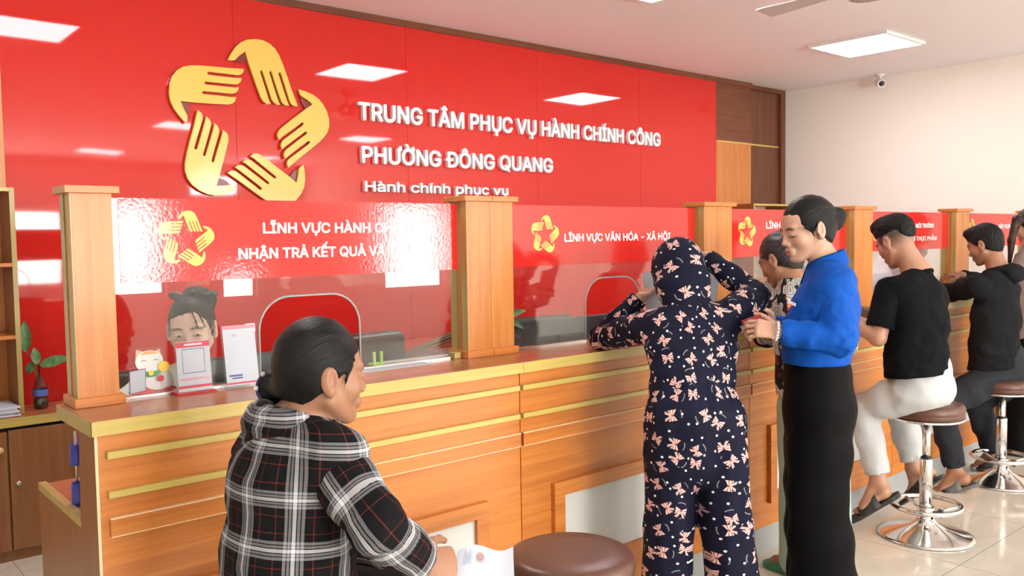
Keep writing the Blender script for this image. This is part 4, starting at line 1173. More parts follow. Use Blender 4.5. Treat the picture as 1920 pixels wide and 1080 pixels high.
M['grey_hair'] = hairmat('greying_hair', (0.006, 0.005, 0.005), (0.10, 0.082, 0.08))
M['skin_tan'] = skin('tanned_skin', (0.36, 0.175, 0.10), (0.33, 0.11, 0.085))
M['skin_fair'] = skin('fair_skin', (0.56, 0.335, 0.24), (0.48, 0.13, 0.12))
M['skin_pale'] = skin('pale_skin', (0.72, 0.50, 0.41), (0.55, 0.16, 0.15))
M['skin_mid'] = skin('warm_skin', (0.45, 0.24, 0.155), (0.40, 0.15, 0.12))
M['eye_white'] = plain('eye_white', (0.75, 0.72, 0.70), 0.15)
M['iris'] = plain('dark_iris', (0.012, 0.008, 0.006), 0.1)
M['pearl'] = plain('white_pearl', (0.85, 0.84, 0.80), 0.15)

# ------------------------------------------------------------------ head and hands
def head_frame(hc, fwd, up=(0, 0, 1)):
    fwd = unit(fwd); up = unit(V(*up)-fwd*np.dot(V(*up), fwd)); L = np.cross(up, fwd)
    R = np.array([L, fwd, up])                    # rows: person's left, forward, up
    return V(*hc), R
def hp(H, x, y, z, s=1.0): return H[0]+(H[1].T @ V(x, y, z))*s
def add_head(S, H, s=1.0, res=0.0035, jaw=1.0, nose=1.0):
    P = lambda x, y, z: hp(H, x, y, z, s); R = H[1]
    e = lambda c, r, k=0.012, sub=False: S.ell(P(*c), V(*r)*s, R, k*s, sub)
    e((0, -0.009, 0.032), (0.0735, 0.0905, 0.087)); e((0, 0.022, -0.022), (0.062*jaw, 0.068, 0.078), 0.02)
    e((0, 0.040, 0.035), (0.060, 0.050, 0.056), 0.02)
    for q in (-1, 1):
        S.seg(P(q*0.055*jaw, 0.0, -0.045), P(q*0.020, 0.058, -0.090), 0.019*s, 0.017*s, None, 0.02*s)
        e((q*0.040, 0.055, -0.022), (0.026, 0.026, 0.026), 0.02)
    e((0, 0.072, -0.092), (0.019, 0.017, 0.016), 0.018)
    S.seg(P(-0.042, 0.078, 0.022), P(0.042, 0.078, 0.022), 0.010*s, 0.010*s, None, 0.014*s)
    for q in (-1, 1): e((q*0.032, 0.1015, 0.002), (0.016, 0.013, 0.010), 0.010, True)
    for q in (-1, 1): e((q*0.032, 0.079, 0.003), (0.014, 0.0125, 0.0115), 0.005)      # eyelids
    S.seg(P(0, 0.085, 0.012), P(0, 0.090+0.011*nose, -0.027), 0.0070*s, 0.0105*s, None, 0.011*s)
    e((0, 0.092+0.012*nose, -0.029), (0.0105, 0.0095, 0.009), 0.007)
    for q in (-1, 1): e((q*0.0125, 0.087+0.009*nose, -0.033), (0.0085, 0.010, 0.008), 0.006)
    e((0, 0.085, -0.060), (0.026, 0.012, 0.016), 0.012)
    S.seg(P(-0.016, 0.0885, -0.0585), P(0.016, 0.0885, -0.0585), 0.0058*s, 0.0058*s, None, 0.005*s); e((0, 0.0925, -0.0575), (0.012, 0.006, 0.0055), 0.005)
    S.seg(P(-0.013, 0.0875, -0.0690), P(0.013, 0.0875, -0.0690), 0.0062*s, 0.0062*s, None, 0.005*s); e((0, 0.0910, -0.0690), (0.011, 0.006, 0.006), 0.005)
    S.seg(P(-0.020, 0.0965, -0.0640), P(0.020, 0.0965, -0.0640), 0.0024*s, 0.0024*s, None, 0.003*s, True)
    for q in (-1, 1):                                  # ears
        Re = np.array([R[0]*0.92+R[1]*-0.35*q, R[1]*0.92+R[0]*0.35*q, R[2]])
        S.ell(P(q*0.081, -0.010, 0.000), V(0.008, 0.019, 0.031)*s, Re, 0.006*s)
        S.ell(P(q*0.079, -0.006, -0.026), V(0.007, 0.010, 0.011)*s, Re, 0.006*s)
        S.ell(P(q*0.0895, -0.003, 0.003), V(0.0065, 0.0115, 0.0195)*s, Re, 0.003*s, True); S.ell(P(q*0.083, 0.006, -0.004), V(0.004, 0.005, 0.007)*s, Re, 0.003*s)
    S.mark(H[0]-0.125*s, H[0]+V(0.125, 0.125, 0.13)*s, res)
def head_tint(H, s=1.0, brow=0.95, lip=0.9, stub=None, lash=0.0):
    """lips, eyebrows and shaved hair as colour of the skin"""
    def f(P):
        q = (P-H[0]) @ H[1].T/s; x, y, z = q[:, 0], q[:, 1], q[:, 2]
        near = np.linalg.norm(q, axis=1) < 0.16
        lp = np.clip(1.5-np.maximum(np.abs(x)/0.0215, np.abs(z+0.0640)/np.where(z > -0.064, 0.0105, 0.0125)*(1+0.5*np.abs(x)/0.022))*1.4, 0, 1)*(y > 0.078)*lip
        bz = 0.0245-np.abs(np.abs(x)-0.034)*0.20
        br = np.clip(2.2-np.maximum(np.abs(z-bz)/0.0042, np.abs(np.abs(x)-0.034)/0.0180)*1.5, 0, 1)*(y > 0.05)*brow
        if lash > 0:
            lz = -0.0075+0.10*np.abs(np.abs(x)-0.032)
            br = np.maximum(br, np.clip(2.0-np.maximum(np.abs(z-lz)/0.0024, np.abs(np.abs(x)-0.033)/0.0150)*1.3, 0, 1)*(y > 0.055)*lash)
        st = np.zeros(len(P)) if stub is None else stub(x, y, z)
        return np.stack([lp*near, br*near, st*near], 1)
    return f
def eyes(H, s, parent, look=(0, 0), openness=1.0):
    """visible eyeballs between the lids"""
    for q in (-1, 1):
        c = hp(H, q*0.032, 0.0785, 0.002, s)
        mb = MB(); R = H[1]
        mb.lathe(c, [(0, 0.0137*s)]+[(0.0137*s*math.sin(a), 0.0137*s*math.cos(a)) for a in np.linspace(0.1, 1.0, 8)], 20, R[1], ell=(1.0, 0.50*openness))
        e = mb.build('eye', M['eye_white'], parent, smooth=True)
        d = unit(R[1]+R[0]*look[0]+R[2]*look[1])
        MB().lathe(c, [(0, 0.01405*s)]+[(0.0142*s*math.sin(a), 0.01405*s*math.cos(a)) for a in np.linspace(0.05, 0.42, 5)], 20, d, ell=(1.0, 0.8*openness)).build('iris', M['iris'], e, smooth=True)
def add_hand(S, wrist, d, pn, thumb, curl=(0.5, 0.5, 0.5, 0.5), s=1.0, res=0.0034, tcurl=0.3, spread=1.0, mark=True):
    """hand along d, palm facing pn, thumb on the side of the vector thumb; curl in radians per joint"""
    d = unit(d); pn = unit(V(*pn)-d*np.dot(V(*pn), d)); la = np.cross(d, pn)
    if np.dot(la, V(*thumb)) < 0: la = -la        # la points to the thumb side
    w = V(*wrist)
    S.seg(w-d*0.02*s, w+d*0.02*s, (0.024*s, 0.018*s), (0.030*s, 0.015*s), la, 0.010*s)
    S.seg(w+d*0.018*s, w+d*0.078*s, (0.033*s, 0.0145*s), (0.040*s, 0.0125*s), la, 0.008*s)
    allp = [w-d*0.02*s, w+d*0.09*s]
    for i, (o, ln, rr) in enumerate(((0.029, 0.071, 0.0088), (0.0095, 0.079, 0.0090), (-0.0105, 0.073, 0.0086), (-0.0295, 0.058, 0.0076))):
        b = w+d*(0.086-abs(i-1.2)*0.004)*s+la*o*s; dr = unit(d+la*o*1.6*spread); p = b-dr*0.012*s; a = curl[i]*0.8
        for j, f in enumerate((0.46, 0.30, 0.24)):
            dj = dr*math.cos(a)+pn*math.sin(a)
            q = p+dj*(ln*f+(0.012 if j == 0 else 0))*s
            S.seg(p, q, rr*(1-0.10*j)*s, rr*(0.92-0.10*j)*s, None, 0.003*s)
            p = q; a += curl[i]*(1.1 if j == 0 else 0.8); allp.append(q)
    t0 = w+d*0.018*s+la*0.024*s+pn*0.004*s
    td = unit(d*0.62+la*0.70+pn*0.30); p = t0
    for j, (ln, rr) in enumerate(((0.044, 0.0125), (0.032, 0.0100), (0.027, 0.0090))):
        q = p+td*ln*s; S.seg(p, q, rr*s, rr*0.9*s, None, 0.006*s); p = q; allp.append(q)
        td = unit(td+d*tcurl*0.5-la*tcurl*0.55+pn*tcurl*0.35)
    if mark:
        A = np.array(allp); S.mark(A.min(0)-0.014, A.max(0)+0.014, res)
def add_foot(S, ankle, heel, toe, s=1.0):
    heel, toe, ankle = V(*heel), V(*toe), V(*ankle); d = unit(toe-heel); la = unit(np.cross(d, V(0, 0, 1)))
    up = np.cross(la, d)
    S.seg(ankle, heel+up*0.035*s+d*0.03*s, 0.034*s, 0.034*s, None, 0.02)
    S.seg(heel+d*0.035*s+up*0.030*s, heel+d*0.16*s+up*0.022*s, (0.032*s, 0.029*s), (0.042*s, 0.018*s), la, 0.02)
    S.seg(ankle+d*0.02, heel+d*0.14*s+up*0.028*s, 0.030*s, 0.022*s, None, 0.02)
    for i, (o, ln, r) in enumerate(((0.030, 0.045, 0.012), (0.011, 0.045, 0.0085), (-0.004, 0.040, 0.008), (-0.018, 0.034, 0.0075), (-0.031, 0.026, 0.007))):
        b = heel+d*0.165*s+la*o*s+up*0.014*s; S.seg(b, b+d*ln*s-up*0.004, r*s, r*0.85*s, None, 0.004)
def sandal(heel, toe, parent, mat, s=1.0):
    """a slip-on sandal: sole and one broad strap"""
    heel, toe = V(*heel), V(*toe); d = unit(toe-heel); la = unit(np.cross(d, V(0, 0, 1))); up = np.cross(la, d)
    Lh = np.linalg.norm(toe-heel)
    out = [(t_, w) for t_, w in ((-0.012, 0.016), (0.0, 0.026), (0.03, 0.034), (0.09, 0.034), (0.16, 0.045), (0.20, 0.046), (0.235, 0.036), (0.252, 0.018))]
    poly = [(a*Lh/0.245, w) for a, w in out]+[(a*Lh/0.245, -w) for a, w in reversed(out)]
    sole = MB().prism(poly, heel-up*0.022, d, la, up*0.020).build('sandal', mat, parent)
    st = MB(); n = 14
    for sg in (0,):
        rows = []
        for (t_, hgt) in ((0.085, 0.066), (0.120, 0.058), (0.155, 0.047), (0.190, 0.036)):
            rows.append([heel+d*t_*Lh/0.245+la*0.047*math.cos(PI*k/n)*1.02+up*(hgt*math.sin(PI*k/n)**0.8-0.010) for k in range(n+1)])
        ou = [[st.bm.verts.new(tuple(p)) for p in r] for r in rows]; inn = [[st.bm.verts.new(tuple(p-up*0.0035)) for p in r] for r in rows]
        for G_ in (ou, inn):
            for a, b in zip(G_, G_[1:]):
                for k in range(n): st.bm.faces.new([a[k], a[k+1], b[k+1], b[k]]).smooth = True
        for a, b in ((ou[0], inn[0]), (ou[-1], inn[-1])):
            for k in range(n): st.bm.faces.new([a[k], a[k+1], b[k+1], b[k]])
    st.build('strap', mat, sole)
    return sole
def hair_pat(H, s=1.0, pole=(0, -0.11, -0.03)):
    """strand coordinates: across and along strands that run to the pole (the tie)"""
    pl_ = unit(V(*pole)); a = unit(np.cross(pl_, V(0, 0, 1)) if abs(pl_[2]) < 0.95 else V(1, 0, 0)); b = np.cross(pl_, a)
    def f(P):
        q = (P-H[0]) @ H[1].T/s
        ang = np.arctan2(q @ b, q @ a); rad = np.linalg.norm(q-np.outer(q @ pl_, pl_), axis=1)
        return np.stack([ang*0.085, np.arccos(np.clip(q @ pl_/np.linalg.norm(q, axis=1), -1, 1))*0.1, np.zeros(len(P))], 1)
    return f
# ================================================================== people
UP = V(0, 0, 1)
def px(*pts): return [at(*p) for p in pts]
def person(S, name, mat, res, label, H, s=1.0, **tint):
    zlo = S.lo[2]
    base = (H[0][0], H[0][1], 0)
    return tag(S.mesh('person', mat, res, None, head_tint(H, s, **tint), loc=base), label, 'person')
def hair_cap(H, s=1.0, r=(0.080, 0.100, 0.096), c=(0, -0.013, 0.034), face=((0, 0.125, -0.025), (0.082, 0.082, 0.108)), ear=True, low=True, k=0.012, lowr=(0.070, 0.066, 0.080)):
    S = SDF(); P = lambda x, y, z: hp(H, x, y, z, s)
    S.ell(P(*c), V(*r)*s, H[1], 0.01)
    if low:
        S.ell(P(0, -0.032, -0.005), V(*lowr)*s, H[1], 0.02)
        S.cut(P(0, 0.0, -0.012), H[1].T @ V(0, 0.62, -0.78))
    S.ell(P(*face[0]), V(*face[1])*s, H[1], k, True)
    if ear:
        for q in (-1, 1): S.ell(P(q*0.092, -0.004, -0.008), V(0.028, 0.026, 0.036)*s, H[1], 0.006, True)
    return S
def shirt_collar(c, fw, L, mat, parent, s=1.0):
    """turned-down shirt collar, open in front with two points"""
    mb = MB(); N = 40; rows = []
    for i in range(N+1):
        a = math.radians(-162+324*i/N); f_ = (1+math.cos(math.pi-a))/2      # a = 0 behind the neck; f_ grows to the front
        o = -fw*math.cos(a)+L*math.sin(a); fr = abs(a)/math.radians(162)
        dz = -0.052*fr**1.5
        tipk = max(0, (fr-0.55)/0.45)
        pr = [(0.060, -0.030), (0.0595, 0.012), (0.0625, 0.020), (0.0665, 0.013), (0.080+0.016*tipk, -0.028-0.040*tipk)]
        rows.append([c+o*r*s+UP*(z+dz)*s for r, z in pr])
    for th in (0.0, 0.0025):
        vv = [[mb.bm.verts.new(tuple(p-UP*th*0.6)) for p in r] for r in rows]
        for a, b in zip(vv, vv[1:]):
            for k in range(len(a)-1): mb.bm.faces.new([a[k], a[k+1], b[k+1], b[k]]).smooth = True
    return mb.build('collar', mat, parent, smooth=True)

# ------------------------------------------------------------------ A: seated woman in the plaid shirt (facing along the counter)
def woman_plaid():
    fw = unit(V(0.99, -0.09, 0)); L = V(-fw[1], fw[0], 0)
    H = head_frame(at(598, 706, 1.91), fw+V(0, 0, -0.04), (0.06, 0, 1)); s = 1.0
    nb, sh, ch, wa, hi = px((560, 800, 1.92), (560, 838, 1.91), (548, 900, 1.90), (540, 1020, 1.90), (542, 1120, 1.90))
    sr, sl = at(630, 855, 1.79), at(488, 842, 2.02)
    er, wr = at(706, 985, 1.70), at(792, 1052, 1.83)
    el, wl_ = at(560, 1010, 2.12), at(776, 1034, 1.92)
    S = SDF()
    add_head(S, H, s, 0.0027, 1.0, 0.9)
    S.chain([hp(H, 0, -0.018, -0.05), (hp(H, 0, -0.03, -0.11)+nb)/2, nb-fw*0.01], [0.050, 0.050, 0.060], None, 0.02)
    S.chain([nb, sh, ch, wa, hi], [(0.07, 0.06), (0.135, 0.07), (0.145, 0.095), (0.14, 0.10), (0.16, 0.115)], L, 0.03)
    S.chain([sr, er, wr], [0.045, 0.038, 0.025]); S.chain([sl, el, wl_], [0.045, 0.038, 0.025])
    kr, kl = hi+fw*0.38-L*0.09+UP*-0.13, hi+fw*0.38+L*0.11+UP*-0.13
    hr, hl = hi-L*0.085-UP*0.03, hi+L*0.085-UP*0.03
    ar, al_ = kr-fw*0.10+V(0, 0, 0.10-kr[2]), kl-fw*0.02+V(0, 0, 0.10-kl[2])
    S.chain([hr, kr, ar], [0.075, 0.052, 0.035]); S.chain([hl, kl, al_], [0.075, 0.052, 0.035])
    for a in (ar, al_): add_foot(S, a, V(a[0], a[1], 0.022)-fw*0.05, V(a[0], a[1], 0.022)+fw*0.18)
    # the right hand lies over the left wrist, both closed
    add_hand(S, wr, unit(at(846, 1056, 1.87)-wr), unit(V(0.1, 0.8, -0.6)), UP+fw*0.3, (1.0, 1.05, 1.1, 1.1), 0.95, 0.003, 0.5)
    add_hand(S, wl_, unit(at(842, 1068, 1.83)-wl_), unit(V(-0.2, -0.75, -0.55)), UP, (0.75, 0.75, 0.8, 0.8), 0.95, 0.003, 0.4)
    p = person(S, 'person', M['skin_tan'], 0.014, 'seated woman in a black and white plaid shirt, dark hair in a low bun', H, s, brow=0.6, lip=0.45)
    eyes(H, s, p, (-0.05, 0), 0.75)
    # hair
    h = hair_cap(H, s, (0.080, 0.098, 0.098), (0, -0.008, 0.036), ((0.0, 0.130, -0.030), (0.084, 0.083, 0.115)), lowr=(0.066, 0.040, 0.072))
    bun = at(513, 727, 1.96)
    h.seg(hp(H, 0, -0.075, -0.02), bun, 0.022, 0.022, None, 0.02); h.ell(bun, (0.035, 0.035, 0.041), None, 0.008)
    h.fold(0.0015, (16, 16, 50), 3)
    for f_ in ((0.076, 0.040, 0.0),):
        h.chain([hp(H, -0.070, 0.045, 0.03), hp(H, -0.0735, 0.032, 0.0), hp(H, -0.068, 0.027, -0.030)], [0.006, 0.003, 0.0010], None, 0.006)
    ho = h.mesh('hair', M['black_hair'], 0.0042, p, hair_pat(H, s, (0, -0.10, -0.045)))
    sc = MB(); ax = unit(bun-hp(H, 0, -0.085, -0.02)); u_ = unit(np.cross(ax, UP)); v_ = np.cross(ax, u_)
    ctr = bun-ax*0.006
    sc.tube([ctr+(u_*math.cos(a)+v_*math.sin(a))*0.037 for a in np.linspace(0, 2*PI, 28)[:-1]], 0.0045, 8, closed=True)
    so = sc.build('hair_tie', plain('navy_hair_tie', (0.02, 0.02, 0.09), 0.5), ho, smooth=True)
    for a in np.linspace(0, 2*PI, 8)[:-1]:
        c = ctr+(u_*math.cos(a+0.5)+v_*math.sin(a+0.5))*0.040-ax*0.003
        MB().lathe(c, [(0.0058*math.sin(t_), 0.0058*math.cos(t_)) for t_ in np.linspace(0, PI, 9)], 14).build('pearl', M['pearl'], so, smooth=True)
    # shirt
    T = SDF()
    T.chain([nb-UP*0.012, sh, ch, wa, hi-UP*0.05], [(0.075, 0.065), (0.150, 0.088), (0.170, 0.120), (0.168, 0.128), (0.190, 0.145)], L, 0.035)
    T.ell(sr, 0.063, None, 0.05); T.ell(sl, 0.058, None, 0.04)
    T.ell(at(522, 890, 1.97), (0.07, 0.07, 0.10), None, 0.05)
    T.fold(0.007, (5, 5, 11), 11); T.fold(0.0045, (13, 13, 10), 5)
    T.seg(nb+UP*0.02, nb+UP*0.12, 0.052, 0.052, None, 0.01, True)
    shirt = T.mesh('shirt', M['plaid'], 0.0075, p, tube_pat([hi-UP*0.06, nb], 0.155, -fw-L*0.4, 0.031))
    for nm, pts, rr, sd in (('sleeve', [sr, er, wr], [0.060, 0.054, 0.043], 1.3), ('sleeve', [sl, el, wl_], [0.060, 0.054, 0.040], 2.2)):
        G = SDF(); a, b, c = pts; d = unit(c-b); end = c-d*0.012
        a = a+(sh-a)*0.25
        G.chain([a, a*0.5+b*0.5, b, b*0.5+end*0.5, end], [rr[0], (rr[0]+rr[1])/2+0.002, rr[1], (rr[1]+rr[2])/2, rr[2]], None, 0.02)
        G.seg(end-d*0.035, end, rr[2]+0.003, rr[2]+0.003, None, 0.004)
        G.fold(0.006, (9, 9, 9), 21); G.fold(0.005, (20, 20, 20), 8, True, None, (b, 0.11))
        G.cut(end, d, 0.09); G.seg(end-d*0.03, end+d*0.05, rr[2]-0.010, rr[2]-0.008, None, 0.004, True)
        G.mesh(nm, M['plaid'], 0.006, shirt, tube_pat([a, b, end], 0.055, -L-fw*0.3 if sd == 1.3 else L, sd*0.1))
    C = SDF()                                        # collar and the hood lying on the back
    ring = [nb+(fw*math.cos(a)*0.075+L*math.sin(a)*0.078)+UP*(0.012-0.022*math.cos(a)) for a in np.linspace(0, 2*PI, 21)]
    C.chain(ring, [0.021]*21, None, 0.015)
    bc = nb-fw*0.040+UP*0.0
    C.ell(bc+V(0, 0, -0.01)-fw*0.01, (0.06, 0.115, 0.055), np.array([fw, L, UP]), 0.03)
    C.seg(bc+L*0.07-UP*0.02-fw*0.01, bc-fw*0.045-UP*0.085+L*0.01, (0.055, 0.028), (0.035, 0.022), L, 0.03)
    C.seg(bc-L*0.07-UP*0.02-fw*0.005, bc-fw*0.04-UP*0.085-L*0.01, (0.055, 0.028), (0.035, 0.022), L, 0.03)
    C.ell(bc+L*0.085+UP*0.020-fw*0.02, (0.035, 0.035, 0.03), None, 0.03)
    C.seg(nb+UP*0.035, nb+UP*0.2, 0.060, 0.066, None, 0.012, True)
    C.seg(nb-UP*0.10, nb+UP*0.05, 0.05, 0.052, None, 0.01, True)
    C.fold(0.006, (11, 11, 22), 9)
    C.mesh('hood', M['plaid'], 0.006, shirt, tube_pat([nb-UP*0.1, nb+UP*0.08], 0.10, -fw-L*0.5, 0.07))
    K = SDF()
    K.chain([hi+UP*0.02, hi-UP*0.02], [(0.175, 0.13), (0.17, 0.125)], L); K.chain([hr, kr, ar+UP*0.04], [0.082, 0.064, 0.052], None, 0.04); K.chain([hl, kl, al_+UP*0.04], [0.082, 0.064, 0.052], None, 0.04)
    K.fold(0.005, (10, 10, 10), 4); K.mesh('trousers', M['black_trouser'], 0.012, p)
    for a in (ar, al_): sandal(V(a[0], a[1], 0.023)-fw*0.055, V(a[0], a[1], 0.023)+fw*0.19, p, M['rubber'])
    # printed sheets held on her lap
    q = [at(848, 1068, 1.93), at(872, 1034, 2.02), at(958, 1012, 2.06), at(985, 1075, 1.92), at(900, 1120, 1.84)]
    c0, c1, c2, c3 = at(838, 1112, 1.84), at(858, 1040, 1.97), at(962, 1016, 2.12), at(965, 1105, 1.96)
    def sheet(lift, name, label, mat):
        mb = MB(); N = 12; rows = []
        for i in range(N+1):
            u_ = i/N
            rows.append([(c0*(1-u_)+c3*u_)*(1-j/6)+(c1*(1-u_)+c2*u_)*(j/6)+UP*(0.016*math.sin(2*PI*u_*0.8+0.5)+lift) for j in range(7)])
        for off in (0, 0.0007):
            vv = [[mb.bm.verts.new(tuple(x-UP*off)) for x in r] for r in rows]
            for a, b in zip(vv, vv[1:]):
                for k in range(6): mb.bm.faces.new([a[k], a[k+1], b[k+1], b[k]]).smooth = True
        return tag(mb.build(name, mat, loc=tuple((c0+c2)/2)), label, 'paper'), rows
    o, rows = sheet(0, 'paper_sheet', 'white printed sheet with a round brown stamp, on the lap of the woman in plaid', M['paper'])
    o2, _ = sheet(-0.010, 'paper_folder', 'pale pink backing sheet under the stamped sheet on the lap', plain('pale_pink_paper', (0.62, 0.36, 0.30), 0.6))
    o2.location = V(*o2.location)+V(0.012, 0.016, 0)
    def on_sheet(u_, v_): 
        i = u_*12; j = v_*6; i0, j0 = min(int(i), 11), min(int(j), 5); fi, fj = i-i0, j-j0
        return (rows[i0][j0]*(1-fi)+rows[i0+1][j0]*fi)*(1-fj)+(rows[i0][j0+1]*(1-fi)+rows[i0+1][j0+1]*fi)*fj+UP*0.0012
    mb = MB()
    for r0, r1 in ((0.085, 0.075), (0.055, 0.02)):
        for k in range(28):
            a, b = 2*PI*k/28, 2*PI*(k+1)/28
            mb.quad([on_sheet(0.42+r*math.cos(t_)*0.8, 0.70+r*math.sin(t_)*1.4) for r, t_ in ((r0, a), (r0, b), (r1, b), (r1, a))])
    mb.build('round_stamp', plain('brown_stamp_ink', (0.36, 0.17, 0.14), 0.6), o)
    mb = MB()
    for k in range(5): mb.quad([on_sheet(0.16+u_, v_) for u_, v_ in ((0.028*k, 0.50), (0.028*k+0.012, 0.50), (0.028*k+0.012, 0.86-0.05*(k % 3)), (0.028*k, 0.86-0.05*(k % 3)))])
    mb.build('printed_lines', plain('blue_grey_ink', (0.40, 0.46, 0.58), 0.6), o)
    return p

# ------------------------------------------------------------------ B: hooded woman in the bow print suit, seen from behind
def woman_bows():
    fw = unit(V(0.50, 0.86, 0)); L = V(-fw[1], fw[0], 0)
    H = head_frame(at(1270, 520, 3.20), fw+V(0, 0, -0.35)); s = 1.0
    nb, sh, ch, wa, hp_ = px((1287, 580, 3.13), (1292, 607, 3.10), (1298, 655, 3.07), (1298, 715, 3.03), (1303, 785, 3.00))
    sl, el, wl_ = at(1214, 612, 3.13), at(1128, 633, 3.36), at(1200, 560, 3.33)
    sr, er, wr = at(1370, 590, 3.10), at(1416, 556, 3.22), at(1326, 484, 3.33)
    hl, hr = at(1262, 790, 3.02), at(1345, 790, 2.99)
    kl, kr = at(1253, 985, 3.03), at(1362, 985, 2.98)
    al_, ar = at(1250, 1170, 3.05), at(1380, 1175, 2.98)
    S = SDF(); add_head(S, H, s, 0.004)
    S.chain([hp(H, 0, -0.018, -0.05), nb], [0.048, 0.055], None, 0.02)
    S.chain([nb, sh, ch, wa, hp_], [(0.06, 0.055), (0.135, 0.07), (0.14, 0.09), (0.115, 0.085), (0.145, 0.10)], L, 0.03)
    S.chain([sl, el, wl_], [0.042, 0.034, 0.024]); S.chain([sr, er, wr], [0.042, 0.034, 0.024])
    S.chain([hl, kl, al_], [0.07, 0.048, 0.034], None, 0.03); S.chain([hr, kr, ar], [0.07, 0.048, 0.034], None, 0.03)
    for a in (al_, ar): add_foot(S, a, V(a[0], a[1], 0.022)-fw*0.05, V(a[0], a[1], 0.022)+fw*0.18)
    add_hand(S, wl_, unit(at(1222, 535, 3.42)-wl_), unit(V(0.6, 0.1, -0.2)), UP+fw, (0.5, 0.55, 0.6, 0.6), 0.95, 0.004)
    add_hand(S, wr, unit(at(1300, 488, 3.46)-wr), unit(V(-0.5, -0.2, -0.3)), UP+fw, (0.5, 0.5, 0.55, 0.6), 0.95, 0.004)
    p = person(S, 'person', M['skin_mid'], 0.015, 'woman in a navy hooded suit printed with pink bows, leaning on the counter', H)
    eyes(H, s, p)
    hair_cap(H, s).mesh('hair', M['black_hair'], 0.008, p, hair_pat(H))
    T = SDF()
    T.chain([nb-UP*0.01, sh, ch, wa+UP*0.01, wa-UP*0.03], [(0.075, 0.07), (0.150, 0.085), (0.158, 0.105), (0.142, 0.098), (0.136, 0.095)], L, 0.03)
    T.ell(sl, 0.056, None, 0.04); T.ell(sr, 0.058, None, 0.04)
    T.fold(0.006, (7, 7, 10), 31); T.fold(0.004, (24, 24, 5), 2, True, None, (wa, 0.13))
    top = T.mesh('jacket', M['bows'], 0.0075, p, tube_pat([wa-UP*0.05, nb], 0.15, -fw, 0.3))
    for nm, (a, b, c), rr, ref, sd in (('sleeve', (sl, el, wl_), (0.058, 0.044, 0.036), -fw, 1.9), ('sleeve', (sr, er, wr), (0.060, 0.050, 0.036), -fw, 3.4)):
        G = SDF(); d = unit(c-b)
        G.chain([a, a*.5+b*.5, b, b*.5+c*.5, c], [rr[0], rr[0]*.5+rr[1]*.5+.004, rr[1], rr[1]*.5+rr[2]*.5, rr[2]], None, 0.02)
        G.fold(0.006, (12, 12, 12), 5); G.fold(0.006, (26, 26, 26), 6, True, None, (b, 0.10))
        G.cut(c, d, 0.08); G.seg(c-d*0.03, c+d*0.05, rr[2]-0.01, rr[2]-0.008, None, 0.004, True)
        G.mesh(nm, M['bows'], 0.0065, top, tube_pat([a, b, c], 0.05, ref, sd))
    G = SDF(); P = lambda x, y, z: hp(H, x, y, z, s)
    G.ell(P(0, -0.018, 0.025), (0.094, 0.122, 0.118), H[1], 0.02); G.ell(P(0, -0.045, -0.045), (0.088, 0.09, 0.10), H[1], 0.04)
    G.seg(P(0, -0.06, -0.06), nb-fw*0.03-UP*0.005, (0.085, 0.06), (0.075, 0.06), L, 0.04)
    G.seg(nb-fw*0.055, nb-fw*0.065-UP*0.035+L*0.0, (0.045, 0.03), (0.008, 0.012), L, 0.03)
    G.ell(P(0, 0.13, -0.03), (0.078, 0.09, 0.105), H[1], 0.012, True); G.ell(P(0, -0.005, -0.01), (0.082, 0.10, 0.10), H[1], 0.01, True)
    G.fold(0.005, (9, 9, 12), 41)
    G.mesh('hood', M['bows'], 0.006, top, tube_pat([nb-UP*0.1, P(0, 0, 0.15)], 0.10, -fw, 5.2))
    K = SDF()
    K.chain([wa-UP*0.004, wa-UP*0.02, hp_, hp_-UP*0.12], [(0.138, 0.097), (0.142, 0.10), (0.170, 0.125), (0.178, 0.125)], L, 0.03)
    K.chain([hl, kl, al_+UP*0.03], [(0.092, 0.11), (0.084, 0.10), (0.092, 0.10)], L, 0.02)
    K.chain([hr, kr, ar+UP*0.03], [(0.092, 0.11), (0.084, 0.10), (0.092, 0.10)], L, 0.02)
    K.fold(0.007, (16, 16, 1.6), 77); K.fold(0.004, (30, 30, 7), 8, True, None, (wa-UP*0.05, 0.16))
    K.mesh('trousers', M['bows'], 0.008, p, tube_pat([wa, (al_+ar)/2], 0.165, -fw, 7.7))
    for a in (al_, ar): sandal(V(a[0], a[1], 0.023)-fw*0.055, V(a[0], a[1], 0.023)+fw*0.19, p, M['rubber'])
    # sheet of paper held up before the face
    c0, c1, c2, c3 = at(1204, 512, 3.40), at(1352, 500, 3.44), at(1340, 585, 3.40), at(1214, 596, 3.36)
    mb = MB(); N = 10; rows = []
    for i in range(N+1):
        u_ = i/N; row = []
        for j in range(7):
            v_ = j/6
            q = (c0*(1-u_)+c1*u_)*(1-v_)+(c3*(1-u_)+c2*u_)*v_+fw*0.03*math.sin(PI*u_)
            row.append(q)
        rows.append(row)
    for off in (0, 0.0008):
        vv = [[mb.bm.verts.new(tuple(q+fw*off)) for q in r] for r in rows]
        for a, b in zip(vv, vv[1:]):
            for k in range(6): mb.bm.faces.new([a[k], a[k+1], b[k+1], b[k]]).smooth = True
    tag(mb.build('paper_sheet', M['paper'], loc=tuple((c2+c3)/2)), 'white sheet of paper held up before the hooded face', 'paper')
    return p

